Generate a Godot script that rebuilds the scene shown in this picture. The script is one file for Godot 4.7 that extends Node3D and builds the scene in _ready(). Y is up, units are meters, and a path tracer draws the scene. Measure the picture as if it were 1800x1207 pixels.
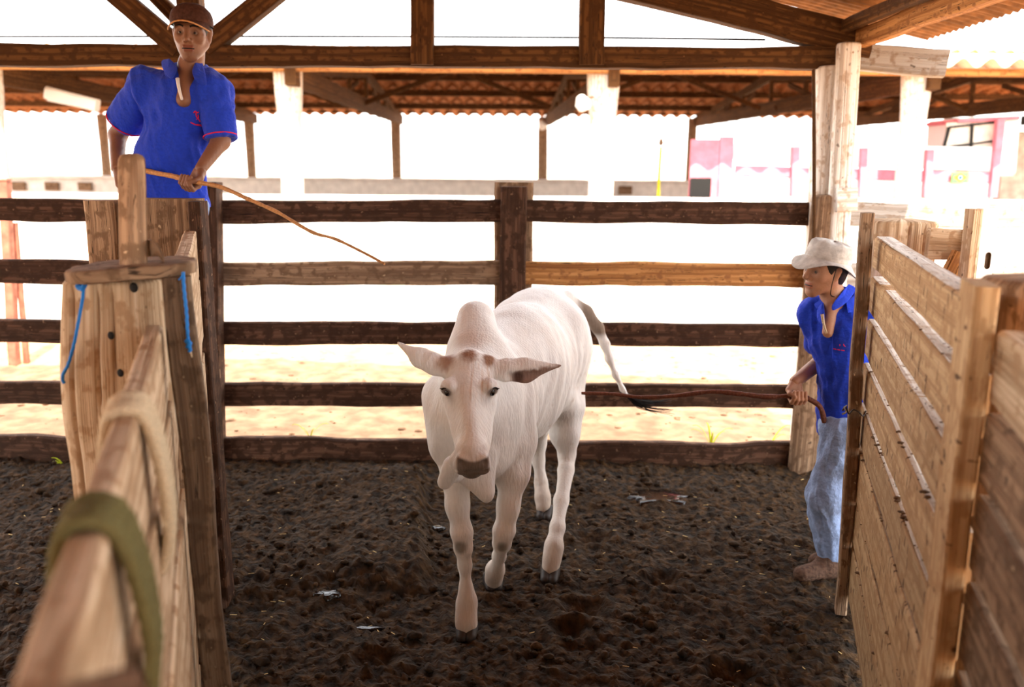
extends Node3D
# A white zebu heifer in a timber corral, two stockmen, sunlit yard and sheds beyond.

var mats := {}
var noise_a := FastNoiseLite.new()
var noise_b := FastNoiseLite.new()
const UP := Vector3.UP


func _ready() -> void:
	# ---- camera
	var cam := Camera3D.new()
	cam.name = "camera"
	cam.position = Vector3(0, 2.0, 0)
	cam.rotation_order = EULER_ORDER_YXZ
	cam.rotation_degrees = Vector3(-11.6, 0, 0.4)
	var lens := CameraAttributesPhysical.new()
	lens.frustum_focal_length = 29.83
	lens.frustum_focus_distance = 3.55
	lens.exposure_aperture = 1.75
	lens.frustum_near = 0.05
	lens.frustum_far = 400.0
	cam.attributes = lens
	add_child(cam)
	cam.current = true
	# ---- sky and sun
	var sky_mat := ProceduralSkyMaterial.new()
	sky_mat.sky_top_color = Color(0.97, 0.98, 1.0)
	sky_mat.sky_horizon_color = Color(1.0, 0.985, 0.95)
	sky_mat.ground_horizon_color = Color(1.0, 0.95, 0.86)
	sky_mat.ground_bottom_color = Color(0.8, 0.7, 0.58)
	sky_mat.sky_energy_multiplier = 1.0
	sky_mat.sun_angle_max = 1.0
	var sky := Sky.new()
	sky.sky_material = sky_mat
	var env := Environment.new()
	env.background_mode = Environment.BG_SKY
	env.sky = sky
	env.background_energy_multiplier = 1.6
	env.tonemap_mode = Environment.TONE_MAPPER_LINEAR
	env.tonemap_exposure = 4.0
	env.sdfgi_enabled = true
	env.ssao_enabled = true
	env.ssil_enabled = true
	var we := WorldEnvironment.new()
	we.name = "world_environment"
	we.environment = env
	add_child(we)
	var sun := DirectionalLight3D.new()
	sun.name = "sun"
	sun.light_color = Color(1.0, 0.93, 0.82)
	sun.light_energy = 1.6
	sun.light_angular_distance = 0.6
	sun.shadow_enabled = true
	sun.look_at_from_position(Vector3(0.14, 0.80, 0.60) * 20.0, Vector3.ZERO)
	add_child(sun)
	# ---- place
	noise_a.seed = 11
	noise_a.frequency = 1.0
	noise_a.fractal_octaves = 4
	noise_b.seed = 5
	noise_b.frequency = 1.0
	noise_b.fractal_octaves = 2
	make_materials()
	make_ground()
	make_far_shed()
	make_yard()
	make_roof()
	make_back_fence()
	make_right_side()
	make_left_side()
	make_cow()
	make_watcher()
	make_gatekeeper()
	make_small()


# =====================================================================  node helpers

func numbered(called: String, parent: Node) -> String:
	if not parent.has_node(called):
		return called
	var i := 1
	while parent.has_node("%s_%03d" % [called, i]):
		i += 1
	return "%s_%03d" % [called, i]


func thing(called: String, label: String, category: String, at := Vector3.ZERO, group := "") -> Node3D:
	var o := Node3D.new()
	o.name = numbered(called, self)
	add_child(o)
	o.position = at
	tag(o, label, category, group)
	return o


func tag(o: Node, label: String, category: String, group := "") -> void:
	if label:
		o.set_meta("label", label)
	if category:
		o.set_meta("category", category)
	if group:
		o.set_meta("group", group)


func put(called: String, mesh: Mesh, mat: Material, parent: Node3D = self, at := Vector3.ZERO) -> MeshInstance3D:
	var o := MeshInstance3D.new()
	o.name = numbered(called, parent)
	o.mesh = mesh
	if mat:
		o.material_override = mat
	o.position = at
	parent.add_child(o)
	return o


func base_of(parent: Node3D) -> Vector3:
	var p := Vector3.ZERO
	var n: Node = parent
	while n != self and n is Node3D:
		p += n.position
		n = n.get_parent()
	return p


# =====================================================================  mesh helpers

class Geo:
	var v := PackedVector3Array()
	var n := PackedVector3Array()
	var uv := PackedVector2Array()
	var c := PackedColorArray()
	var idx := PackedInt32Array()

	func tri(a: Vector3, b: Vector3, d: Vector3, nn: Vector3, ua := Vector2.ZERO, ub := Vector2.ZERO, ud := Vector2.ZERO) -> void:
		var k := v.size()
		v.append(a); v.append(b); v.append(d)
		n.append(nn); n.append(nn); n.append(nn)
		uv.append(ua); uv.append(ub); uv.append(ud)
		if (b - a).cross(d - a).dot(nn) > 0.0:
			idx.append(k); idx.append(k + 2); idx.append(k + 1)
		else:
			idx.append(k); idx.append(k + 1); idx.append(k + 2)

	func quad(a: Vector3, b: Vector3, d: Vector3, e: Vector3, nn: Vector3) -> void:
		tri(a, b, d, nn, Vector2(0, 0), Vector2(1, 0), Vector2(1, 1))
		tri(a, d, e, nn, Vector2(0, 0), Vector2(1, 1), Vector2(0, 1))

	# rows of points (a ring or strip per row) joined with smooth normals
	func sheet(rows: Array, uvs: Array, closed: bool, flip := false) -> void:
		var w: int = rows[0].size()
		var k := v.size()
		for r in rows.size():
			for i in w:
				v.append(rows[r][i])
				uv.append(uvs[r][i])
		var acc := PackedVector3Array()
		acc.resize(rows.size() * w)
		var m := w if closed else w - 1
		for r in rows.size() - 1:
			for i in m:
				var j := (i + 1) % w
				var p0: Vector3 = rows[r][i]
				var p1: Vector3 = rows[r][j]
				var p2: Vector3 = rows[r + 1][j]
				var p3: Vector3 = rows[r + 1][i]
				var f := (p2 - p0).cross(p3 - p1)
				if flip:
					f = -f
				for q in [r * w + i, r * w + j, (r + 1) * w + j, (r + 1) * w + i]:
					acc[q] += f
				var a := k + r * w + i
				var b := k + r * w + j
				var cc := k + (r + 1) * w + j
				var d := k + (r + 1) * w + i
				if flip:
					idx.append_array(PackedInt32Array([a, b, cc, a, cc, d]))
				else:
					idx.append_array(PackedInt32Array([a, cc, b, a, d, cc]))
		for q in acc:
			n.append(q.normalized() if q.length_squared() > 1e-20 else UP)

	func fan(ring: PackedVector3Array, nn: Vector3, uvs := PackedVector2Array()) -> void:
		var mid := Vector3.ZERO
		for p in ring:
			mid += p
		mid /= ring.size()
		for i in ring.size():
			var j := (i + 1) % ring.size()
			var q := Vector2(ring[i].x + ring[i].z, ring[i].y)
			tri(mid, ring[i], ring[j], nn, Vector2.ZERO, q * 0.3, q * 0.3 + Vector2(0.01, 0.01))

	func done() -> ArrayMesh:
		var a := []
		a.resize(Mesh.ARRAY_MAX)
		a[Mesh.ARRAY_VERTEX] = v
		a[Mesh.ARRAY_NORMAL] = n
		if uv.size() == v.size():
			a[Mesh.ARRAY_TEX_UV] = uv
		if c.size() == v.size():
			a[Mesh.ARRAY_COLOR] = c
		a[Mesh.ARRAY_INDEX] = idx
		var m := ArrayMesh.new()
		m.add_surface_from_arrays(Mesh.PRIMITIVE_TRIANGLES, a)
		return m


var board_count := 0

# a sawn board or squared timber from a to b; h is its size along up, t across
func board(parent: Node3D, called: String, a: Vector3, b: Vector3, up: Vector3, h: float, t: float, mat: Material, rough := 0.004, chamfer := 0.006, h2 := -1.0, t2 := -1.0) -> MeshInstance3D:
	board_count += 1
	var sd := float(board_count)
	var o := base_of(parent)
	var ax := (b - a)
	var length := ax.length()
	ax /= length
	var y := (up - ax * up.dot(ax)).normalized()
	var x := y.cross(ax)
	if h2 < 0.0: h2 = h
	if t2 < 0.0: t2 = t
	var rings := clampi(int(length / 0.09) + 1, 2, 60)
	var g := Geo.new()
	var rows := []
	for r in rings + 1:
		var f := float(r) / rings
		var hh := lerpf(h, h2, f) * 0.5
		var tt := lerpf(t, t2, f) * 0.5
		var p := a + ax * (length * f) - o
		var s := length * f * 1.4 + sd * 17.3
		var e := rough * (1.0 if r > 0 and r < rings else 0.5)
		var top := hh + noise_b.get_noise_2d(s, 1.0) * e * 2.0
		var bot := -hh + noise_b.get_noise_2d(s, 40.0) * e * 2.0
		var rt := tt + noise_b.get_noise_2d(s, 80.0) * e
		var lf := -tt + noise_b.get_noise_2d(s, 120.0) * e
		var c := minf(chamfer, minf(hh, tt) * 0.6)
		var c1 := c * (1.0 + 0.8 * noise_b.get_noise_2d(s * 1.7, 7.0))
		var c2 := c * (1.0 + 0.8 * noise_b.get_noise_2d(s * 1.7, 27.0))
		rows.append([p + x * rt + y * (bot + c), p + x * rt + y * (top - c1), p + x * (rt - c1) + y * top, p + x * (lf + c2) + y * top,
			p + x * lf + y * (top - c2), p + x * lf + y * (bot + c), p + x * (lf + c) + y * bot, p + x * (rt - c) + y * bot])
	var per := [0.0, h, h + chamfer, h + chamfer + t, h + 2.0 * chamfer + t, 2.0 * h + 2.0 * chamfer + t, 2.0 * h + 3.0 * chamfer + t, 2.0 * h + 3.0 * chamfer + 2.0 * t, 2.0 * h + 4.0 * chamfer + 2.0 * t]
	var u0 := fmod(sd * 0.377, 1.0)
	var v0 := fmod(sd * 0.613, 1.0)
	for i in 8:
		var j := (i + 1) % 8
		var strip := []
		var uvs := []
		for r in rings + 1:
			strip.append([rows[r][i], rows[r][j]])
			var vv: float = v0 + length * r / rings / 1.5
			uvs.append([Vector2(u0 + per[i] / 0.5, vv), Vector2(u0 + per[i + 1] / 0.5, vv)])
		g.sheet(strip, uvs, false)
	g.fan(PackedVector3Array(rows[0]), -ax)
	g.fan(PackedVector3Array(rows[rings]), ax)
	return put(called, g.done(), mat, parent)


func smooth_path(pts: Array, step: float) -> PackedVector3Array:
	var c := Curve3D.new()
	for i in pts.size():
		var p: Vector3 = pts[i]
		var q: Vector3 = pts[maxi(i - 1, 0)]
		var w: Vector3 = pts[mini(i + 1, pts.size() - 1)]
		var tg := (w - q) / 6.0
		c.add_point(p, -tg, tg)
	var n := maxi(2, int(c.get_baked_length() / step))
	var out := PackedVector3Array()
	for i in n + 1:
		out.append(c.sample_baked(c.get_baked_length() * i / n, true))
	return out


# a swept tube; twist > 0 gives the lay of a three-strand rope
func tube(parent: Node3D, called: String, pts: Array, r0: float, r1: float, mat: Material, sides := 8, step := 0.02, twist := 0.0, wob := 0.0) -> MeshInstance3D:
	var g := Geo.new()
	tube_into(g, pts, r0, r1, base_of(parent), sides, step, twist, wob)
	return put(called, g.done(), mat, parent)


func tube_into(g: Geo, pts: Array, r0: float, r1: float, o: Vector3, sides := 8, step := 0.02, twist := 0.0, wob := 0.0) -> void:
	var path := smooth_path(pts, step)
	var rows := []
	var uvs := []
	var nrm := Vector3.ZERO
	var s := 0.0
	for i in path.size():
		var tg := (path[mini(i + 1, path.size() - 1)] - path[maxi(i - 1, 0)]).normalized()
		if i == 0:
			nrm = tg.cross(Vector3(0.31, 0.93, 0.17)).normalized()
		else:
			nrm = (nrm - tg * nrm.dot(tg)).normalized()
			s += path[i].distance_to(path[i - 1])
		var bn := tg.cross(nrm)
		var r := lerpf(r0, r1, float(i) / (path.size() - 1))
		if wob > 0.0:
			r *= 1.0 + wob * noise_b.get_noise_2d(s * 14.0, r0 * 900.0)
		var row := []
		var ur := []
		for k in sides:
			var th := TAU * k / sides
			var rr := r
			if twist > 0.0:
				rr *= 1.0 + 0.16 * cos(3.0 * th - s * twist)
			row.append(path[i] + (nrm * cos(th) + bn * sin(th)) * rr - o)
			ur.append(Vector2(float(k) / sides, s * 4.0))
		rows.append(row)
		uvs.append(ur)
	g.sheet(rows, uvs, true, true)
	g.fan(PackedVector3Array(rows[0]), (path[0] - path[1]).normalized())
	g.fan(PackedVector3Array(rows[-1]), (path[-1] - path[-2]).normalized())


# profile (radius, height) turned about local y; wob(angle, height) scales radius and adds height
func lathe(parent: Node3D, called: String, prof: Array, sides: int, xf: Transform3D, mat: Material, wob = null) -> MeshInstance3D:
	var g := Geo.new()
	var rows := []
	var uvs := []
	var o := base_of(parent)
	for i in prof.size():
		var row := []
		var ur := []
		for k in sides:
			var th := TAU * k / sides
			var r: float = prof[i].x
			var y: float = prof[i].y
			if wob != null:
				var w: Vector2 = wob.call(th, y, r)
				r *= w.x
				y += w.y
			row.append(xf * Vector3(cos(th) * r, y, sin(th) * r) - o)
			ur.append(Vector2(float(k) / sides * 2.0, float(i) / prof.size()))
		rows.append(row)
		uvs.append(ur)
	g.sheet(rows, uvs, true)
	return put(called, g.done(), mat, parent)


# a weathered round or squared post: rings of an egg-shaped outline, cut by drying cracks
func old_post(parent: Node3D, called: String, foot: Vector3, head: Vector3, w: float, d: float, mat: Material, square: float, cracks: Array, taper: Callable, turn := 0.0, seed_no := 1.0) -> MeshInstance3D:
	var g := Geo.new()
	var o := base_of(parent)
	var sides := 240
	var length := foot.distance_to(head)
	var rings := maxi(8, int(length / 0.035))
	var rows := []
	var uvs := []
	var xx := Vector3(cos(turn), 0, sin(turn))
	var zz := Vector3(-sin(turn), 0, cos(turn))
	for r in rings + 4:
		var f := clampf(float(r) / rings, 0.0, 1.0)
		var p := foot.lerp(head, f)
		var row := []
		var ur := []
		var close: float = [1.0, 1.0, 0.93, 0.6, 0.02][maxi(0, r - rings + 1)]
		var lift: float = [0.0, 0.0, 0.012, 0.018, 0.02][maxi(0, r - rings + 1)]
		var k: float = taper.call(f)
		for i in sides:
			var th := TAU * i / sides
			var e := pow(pow(absf(cos(th)), square) + pow(absf(sin(th)), square), -1.0 / square)
			var cx := cos(th) * e
			var cz := sin(th) * e
			var s := 1.0 + 0.035 * noise_b.get_noise_3d(cos(th) * 2.0, f * length * 2.2, sin(th) * 2.0 + seed_no * 9.0)
			s += 0.012 * noise_a.get_noise_3d(th * 9.0, f * length * 1.5, seed_no)
			for c in cracks:
				var dd: float = absf(wrapf(th - c[0] - 0.03 * noise_b.get_noise_2d(f * length * 2.5, c[0] * 9.0), -PI, PI))
				if dd < c[1] and f > c[2] and f < c[3]:
					s -= c[4] * (1.0 - dd / c[1])
			row.append(p + (xx * cx * w * 0.5 + zz * cz * d * 0.5) * (s * k * close) + UP * lift - o)
			ur.append(Vector2(float(i) / sides * (w + d) * 2.0 / 0.5, f * length / 1.5 + seed_no * 0.37))
		rows.append(row)
		uvs.append(ur)
	g.sheet(rows, uvs, true)
	return put(called, g.done(), mat, parent)


# corrugated sheet: from a corner along the slope, ribs across the other edge
func corrugated(parent: Node3D, called: String, corner: Vector3, slope: Vector3, across: Vector3, pitch: float, amp: float, mat: Material, per := 6, lap := 0.0, th := 0.003) -> MeshInstance3D:
	var g := Geo.new()
	var o := base_of(parent)
	var nrm := slope.cross(across).normalized()
	if nrm.y < 0.0: nrm = -nrm
	var n := maxi(4, int(round(across.length() / pitch * per)))
	var rows := []
	var uvs := []
	for side in 2:
		for r in 5:
			var f := r / 4.0
			var row := []
			var ur := []
			for i in n + 1:
				var q := float(i) / n
				var y := cos(q * across.length() / pitch * TAU) * amp + (th if side == 0 else -th)
				row.append(corner + slope * f + across * q + nrm * (y + lap * (1.0 - f)) - o)
				ur.append(Vector2(q * across.length() / 0.5, f * slope.length() / 1.5))
			rows.append(row)
			uvs.append(ur)
	var dirn := (Vector3(rows[1][0]) - Vector3(rows[0][0])).cross(Vector3(rows[0][1]) - Vector3(rows[0][0])).dot(nrm) > 0.0
	g.sheet(rows.slice(0, 5), uvs.slice(0, 5), false, dirn)
	g.sheet(rows.slice(5, 10), uvs.slice(5, 10), false, not dirn)
	for e in [0, 4]:
		g.sheet([rows[e], rows[5 + e]], [uvs[e], uvs[5 + e]], false, e == 0)
	return put(called, g.done(), mat, parent)


# =====================================================================  materials

const TEX := 512

func field(seed_no: int, freq: float, w: int, h: int, octaves := 4, size := TEX) -> PackedByteArray:
	var n := FastNoiseLite.new()
	n.seed = seed_no
	n.noise_type = FastNoiseLite.TYPE_SIMPLEX_SMOOTH
	n.frequency = freq
	n.fractal_octaves = octaves
	var im := n.get_seamless_image(w, h)
	im.resize(size, size, Image.INTERPOLATE_CUBIC)
	im.convert(Image.FORMAT_L8)
	return im.get_data()


func wood(called: String, sd: int, dark: Color, mid: Color, light: Color, stain: Color, stain_at: float, chips: Color, chips_at: float, crack_at: float, depth := 0.35, drip := 171, fibre := 0.5) -> void:
	var fine := field(sd, 0.12, TEX, 24, 3)
	var streak := field(sd + 1, 0.05, 256, 14, 3)
	var blot := field(sd + 2, 0.03, 171, TEX, 5)
	var chip := field(sd + 3, 0.06, drip, TEX, 5)
	var knots := field(sd + 4, 0.04, 171, TEX, 2)
	var col := PackedByteArray()
	var hgt := PackedByteArray()
	col.resize(TEX * TEX * 3)
	hgt.resize(TEX * TEX)
	for i in TEX * TEX:
		var a := fine[i] / 255.0
		var s := streak[i] / 255.0
		var b := blot[i] / 255.0
		var c := dark.lerp(mid, clampf(s * 1.5, 0.0, 1.0)).lerp(light, clampf((a - 0.35) * 0.9 + (s - 0.5) * 0.7, 0.0, 1.0))
		var h := 0.45 + (a - 0.5) * fibre + (s - 0.5) * fibre * 0.8
		var st := smoothstep(stain_at - 0.1, stain_at + 0.1, b + (a - 0.5) * 0.25)
		c = c.lerp(stain, st * 0.85)
		h += st * 0.08
		var cp := smoothstep(chips_at, chips_at + 0.05, chip[i] / 255.0)
		c = c.lerp(chips, cp * 0.8)
		h += cp * 0.12
		var cr := smoothstep(crack_at, crack_at + 0.06, 1.0 - absf(s - 0.5) * 6.0 - (0.3 if b > 0.55 else 0.0))
		c = c.lerp(dark * 0.45, cr * 0.85)
		h -= cr * 0.45
		var kn := smoothstep(0.9, 0.95, knots[i] / 255.0)
		c = c.lerp(dark * 0.6, kn * 0.7)
		h -= kn * 0.2
		col[i * 3] = clampi(int(c.r * 255.0), 0, 255)
		col[i * 3 + 1] = clampi(int(c.g * 255.0), 0, 255)
		col[i * 3 + 2] = clampi(int(c.b * 255.0), 0, 255)
		hgt[i] = clampi(int(h * 255.0), 0, 255)
	var m := StandardMaterial3D.new()
	m.resource_name = called
	m.albedo_texture = ImageTexture.create_from_image(Image.create_from_data(TEX, TEX, false, Image.FORMAT_RGB8, col))
	m.heightmap_enabled = true
	m.heightmap_texture = ImageTexture.create_from_image(Image.create_from_data(TEX, TEX, false, Image.FORMAT_L8, hgt))
	m.heightmap_scale = depth
	m.roughness = 0.85
	m.metallic_specular = 0.3
	mats[called] = m


# the same timber a shade paler or deeper
func shade(called: String, k: float) -> StandardMaterial3D:
	var key := "%s%.2f" % [called, k]
	if not mats.has(key):
		var m: StandardMaterial3D = mats[called].duplicate()
		m.albedo_color = Color(k, k, k)
		mats[key] = m
	return mats[key]


func plain(called: String, c: Color, rough := 0.8, spec := 0.4) -> StandardMaterial3D:
	var m := StandardMaterial3D.new()
	m.resource_name = called
	m.albedo_color = c
	m.roughness = rough
	m.metallic_specular = spec
	mats[called] = m
	return m


func grainy(called: String, c: Color, sd: int, freq: float, scale: Vector3, depth: float, rough := 0.85, spread := 0.25, world := true) -> StandardMaterial3D:
	var m := plain(called, Color.WHITE, rough, 0.3)
	var f := field(sd, freq, 256, 256, 5, 256)
	var col := PackedByteArray()
	col.resize(256 * 256 * 3)
	for i in 256 * 256:
		var k := 1.0 + (f[i] / 255.0 - 0.5) * 2.0 * spread
		col[i * 3] = clampi(int(c.r * k * 255.0), 0, 255)
		col[i * 3 + 1] = clampi(int(c.g * k * 255.0), 0, 255)
		col[i * 3 + 2] = clampi(int(c.b * k * 255.0), 0, 255)
	m.albedo_texture = ImageTexture.create_from_image(Image.create_from_data(256, 256, false, Image.FORMAT_RGB8, col))
	m.heightmap_enabled = true
	m.heightmap_texture = ImageTexture.create_from_image(Image.create_from_data(256, 256, false, Image.FORMAT_L8, f))
	m.heightmap_scale = depth
	m.uv1_triplanar = true
	m.uv1_world_triplanar = world
	m.uv1_scale = scale
	return m


func make_materials() -> void:
	wood("pale", 100, Color(0.58, 0.46, 0.34), Color(0.80, 0.69, 0.56), Color(0.90, 0.83, 0.73), Color(0.66, 0.53, 0.40), 0.66, Color(0.40, 0.28, 0.18), 0.90, 0.97, 0.5)
	wood("gate", 700, Color(0.64, 0.49, 0.34), Color(0.79, 0.65, 0.48), Color(0.86, 0.74, 0.58), Color(0.68, 0.53, 0.37), 0.62, Color(0.30, 0.20, 0.12), 0.80, 0.95, 0.4, 50, 0.3)
	wood("dung", 200, Color(0.20, 0.13, 0.09), Color(0.34, 0.235, 0.175), Color(0.46, 0.34, 0.265), Color(0.22, 0.145, 0.10), 0.55, Color(0.56, 0.44, 0.34), 0.80, 0.90, 0.4)
	wood("beam", 300, Color(0.21, 0.135, 0.07), Color(0.37, 0.25, 0.135), Color(0.49, 0.35, 0.20), Color(0.28, 0.185, 0.10), 0.60, Color(0.60, 0.44, 0.30), 0.90, 0.90, 0.3)
	wood("chalk", 400, Color(0.74, 0.68, 0.62), Color(0.90, 0.88, 0.85), Color(0.96, 0.95, 0.93), Color(0.74, 0.66, 0.58), 0.68, Color(0.60, 0.50, 0.41), 0.84, 0.92, 0.4)
	wood("gold", 500, Color(0.48, 0.31, 0.17), Color(0.74, 0.53, 0.32), Color(0.84, 0.65, 0.43), Color(0.55, 0.38, 0.24), 0.72, Color(0.36, 0.24, 0.15), 0.87, 0.9, 0.25)
	wood("worn", 600, Color(0.40, 0.31, 0.24), Color(0.58, 0.47, 0.37), Color(0.70, 0.60, 0.49), Color(0.42, 0.33, 0.25), 0.60, Color(0.80, 0.70, 0.57), 0.84, 0.92, 0.35)
	var m := grainy("dirt", Color(0.205, 0.140, 0.066), 31, 0.035, Vector3(1.5, 1.5, 1.5), 3.5, 0.9, 0.75)
	m.metallic_specular = 0.35
	m = grainy("sand", Color(0.67, 0.53, 0.405), 41, 0.02, Vector3(0.7, 0.7, 0.7), 1.0, 0.95, 0.2)
	grainy("lime", Color(0.93, 0.92, 0.90), 51, 0.02, Vector3(0.8, 0.8, 0.8), 0.6, 0.9, 0.06)
	grainy("cement", Color(0.80, 0.77, 0.72), 52, 0.02, Vector3(0.8, 0.8, 0.8), 0.6, 0.9, 0.15)
	grainy("pale_tile", Color(0.86, 0.80, 0.72), 62, 0.03, Vector3(1.2, 1.2, 1.2), 0.4, 0.9, 0.1)
	grainy("tile", Color(0.64, 0.43, 0.28), 61, 0.03, Vector3(1.2, 1.2, 1.2), 0.6, 0.9, 0.35)
	grainy("tin", Color(0.56, 0.40, 0.26), 71, 0.03, Vector3(1.0, 1.0, 1.0), 0.3, 0.6, 0.35)
	grainy("red", Color(0.86, 0.47, 0.53), 81, 0.02, Vector3(1.0, 1.0, 1.0), 0.1, 0.6, 0.1)
	m = grainy("coat", Color(0.98, 0.98, 0.98), 91, 0.045, Vector3(7.0, 1.6, 7.0), 0.3, 0.75, 0.025)
	m.vertex_color_use_as_albedo = true
	m.rim_enabled = true
	m.rim = 0.25
	m.rim_tint = 0.5
	m = grainy("shirt", Color(0.14, 0.26, 0.78), 92, 0.02, Vector3(9.0, 9.0, 9.0), 0.25, 0.9, 0.07)
	m.rim_enabled = true
	m.rim = 0.2
	m.rim_tint = 0.8
	m = grainy("denim", Color(0.55, 0.63, 0.78), 93, 0.03, Vector3(5.0, 4.0, 5.0), 0.35, 0.92, 0.12)
	m = grainy("skin", Color(1, 1, 1), 94, 0.06, Vector3(6.0, 6.0, 6.0), 0.06, 0.5, 0.05)
	m.vertex_color_use_as_albedo = true
	m.metallic_specular = 0.45
	grainy("hatcloth", Color(0.78, 0.77, 0.75), 95, 0.02, Vector3(5.0, 5.0, 5.0), 0.3, 0.95, 0.16)
	grainy("capcloth", Color(0.30, 0.20, 0.17), 96, 0.02, Vector3(8.0, 8.0, 8.0), 0.15, 0.85, 0.3)
	grainy("boot", Color(0.36, 0.27, 0.22), 97, 0.03, Vector3(6.0, 6.0, 6.0), 0.3, 0.8, 0.3)
	grainy("hemp", Color(0.84, 0.76, 0.63), 98, 0.05, Vector3(14.0, 14.0, 14.0), 0.5, 0.95, 0.2)
	grainy("olive", Color(0.44, 0.41, 0.26), 99, 0.05, Vector3(14.0, 14.0, 14.0), 0.5, 0.95, 0.2)
	grainy("stick", Color(0.76, 0.56, 0.37), 88, 0.04, Vector3(6.0, 6.0, 6.0), 0.3, 0.7, 0.2)
	grainy("redstick", Color(0.45, 0.28, 0.22), 89, 0.04, Vector3(6.0, 6.0, 6.0), 0.3, 0.7, 0.25)
	plain("crumb", Color(0.38, 0.28, 0.19), 0.95)
	plain("cord", Color(0.10, 0.47, 0.80), 0.6)
	plain("black", Color(0.05, 0.045, 0.04), 0.6)
	plain("hoof", Color(0.20, 0.165, 0.15), 0.5)
	plain("eye", Color(0.03, 0.022, 0.02), 0.08, 0.6)
	plain("eyewhite", Color(0.45, 0.37, 0.33), 0.2)
	plain("hair", Color(0.06, 0.045, 0.04), 0.6)
	plain("nose", Color(0.15, 0.12, 0.12), 0.45)
	plain("wire", Color(0.16, 0.13, 0.11), 0.5)
	plain("thread", Color(0.85, 0.14, 0.30), 0.8)
	plain("white", Color(0.93, 0.93, 0.92), 0.5)
	plain("yellow", Color(0.80, 0.72, 0.10), 0.7)
	plain("grass", Color(0.78, 0.84, 0.12), 0.7)
	plain("straw", Color(0.86, 0.74, 0.50), 0.9)
	plain("steel", Color(0.55, 0.53, 0.50), 0.35).metallic = 0.8
	m = plain("puddle", Color(0.10, 0.07, 0.055), 0.12, 0.5)
	m = plain("glass", Color(0.75, 0.8, 0.8, 0.12), 0.05)
	m.transparency = BaseMaterial3D.TRANSPARENCY_ALPHA


# =====================================================================  ground

func floor_height(x: float, z: float) -> float:
	var h := 0.022 * noise_a.get_noise_2d(x * 1.1, z * 1.1) + 0.020 * noise_a.get_noise_2d(x * 4.0 + 30.0, z * 4.0)
	h += 0.024 * (0.4 - absf(noise_a.get_noise_2d(x * 9.0 + 70.0, z * 11.0))) + 0.010 * noise_b.get_noise_2d(x * 26.0, z * 26.0)
	h += 0.020 * maxf(noise_a.get_noise_2d(x * 13.0 + 9.0, z * 15.0), -0.1)
	# hoof-worn hollow beside a trampled bank left of the animal
	var edge := -0.50 + 0.10 * (z + 4.6) + 0.05 * noise_b.get_noise_2d(z * 3.0, 3.0)
	if z < -3.75 and z > -5.45:
		var f := smoothstep(-3.75, -3.95, z) * smoothstep(-5.5, -5.2, z)
		var bank := smoothstep(edge + 0.05, edge - 0.05, x) * smoothstep(edge - 0.95, edge - 0.10, x)
		h += f * 0.075 * bank
		h -= f * 0.025 * smoothstep(edge - 0.05, edge + 0.06, x) * smoothstep(edge + 0.6, edge + 0.2, x)
	h += 0.05 * exp(-((x + 0.9) * (x + 0.9) * 2.0 + (z + 3.85) * (z + 3.85) * 12.0)) * (0.6 + noise_a.get_noise_2d(x * 6.0, z * 6.0))
	h -= 0.03 * exp(-((x + 0.68) * (x + 0.68) * 9.0 + (z + 3.6) * (z + 3.6) * 30.0))
	# hoof prints
	for q in [[0.34, -3.62, 0.10], [0.28, -3.43, 0.09], [-0.55, -3.2, 0.09], [0.75, -3.9, 0.10], [0.9, -3.1, 0.1], [-0.2, -2.9, 0.09], [0.45, -4.4, 0.1]]:
		var dx: float = x - q[0]
		var dz: float = z - q[1]
		var d2: float = (dx * dx + dz * dz * 1.6) / (q[2] * q[2])
		if d2 < 6.0:
			h -= 0.04 * exp(-d2 * 1.4) - 0.022 * exp(-(sqrt(d2) - 1.35) * (sqrt(d2) - 1.35) * 7.0)
	h += 0.10 * smoothstep(-5.0, -5.55, z) * (0.4 + 0.3 * noise_b.get_noise_2d(x * 2.0, 8.0))
	return h


func ground_grid(x0: float, x1: float, z0: float, z1: float, step: float, f: Callable) -> ArrayMesh:
	var nx := int((x1 - x0) / step)
	var nz := int((z1 - z0) / step)
	var rows := []
	var uvs := []
	for j in nz + 1:
		var row := PackedVector3Array()
		var ur := PackedVector2Array()
		for i in nx + 1:
			var x := x0 + (x1 - x0) * i / nx
			var z := z0 + (z1 - z0) * j / nz
			row.append(Vector3(x, f.call(x, z), z))
			ur.append(Vector2(x, z))
		rows.append(row)
		uvs.append(ur)
	var g := Geo.new()
	g.sheet(rows, uvs, false, true)
	return g.done()


func lump(sd: int) -> ArrayMesh:
	var sm := SphereMesh.new()
	sm.radius = 1.0
	sm.height = 1.5
	sm.radial_segments = 9
	sm.rings = 5
	var a := sm.get_mesh_arrays()
	var v: PackedVector3Array = a[Mesh.ARRAY_VERTEX]
	for i in v.size():
		v[i] *= 1.0 + 0.55 * noise_b.get_noise_3d(v[i].x * 1.3 + sd * 9.0, v[i].y * 1.3, v[i].z * 1.3)
	a[Mesh.ARRAY_VERTEX] = v
	var m := ArrayMesh.new()
	m.add_surface_from_arrays(Mesh.PRIMITIVE_TRIANGLES, a)
	return m


func scatter(called: String, label: String, category: String, mesh: Mesh, mat: Material, places: Array) -> void:
	var mm := MultiMesh.new()
	mm.transform_format = MultiMesh.TRANSFORM_3D
	mm.mesh = mesh
	mm.instance_count = places.size()
	for i in places.size():
		mm.set_instance_transform(i, places[i])
	var o := MultiMeshInstance3D.new()
	o.name = numbered(called, self)
	o.multimesh = mm
	o.material_override = mat
	add_child(o)
	tag(o, label, category)
	o.set_meta("kind", "stuff")


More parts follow.
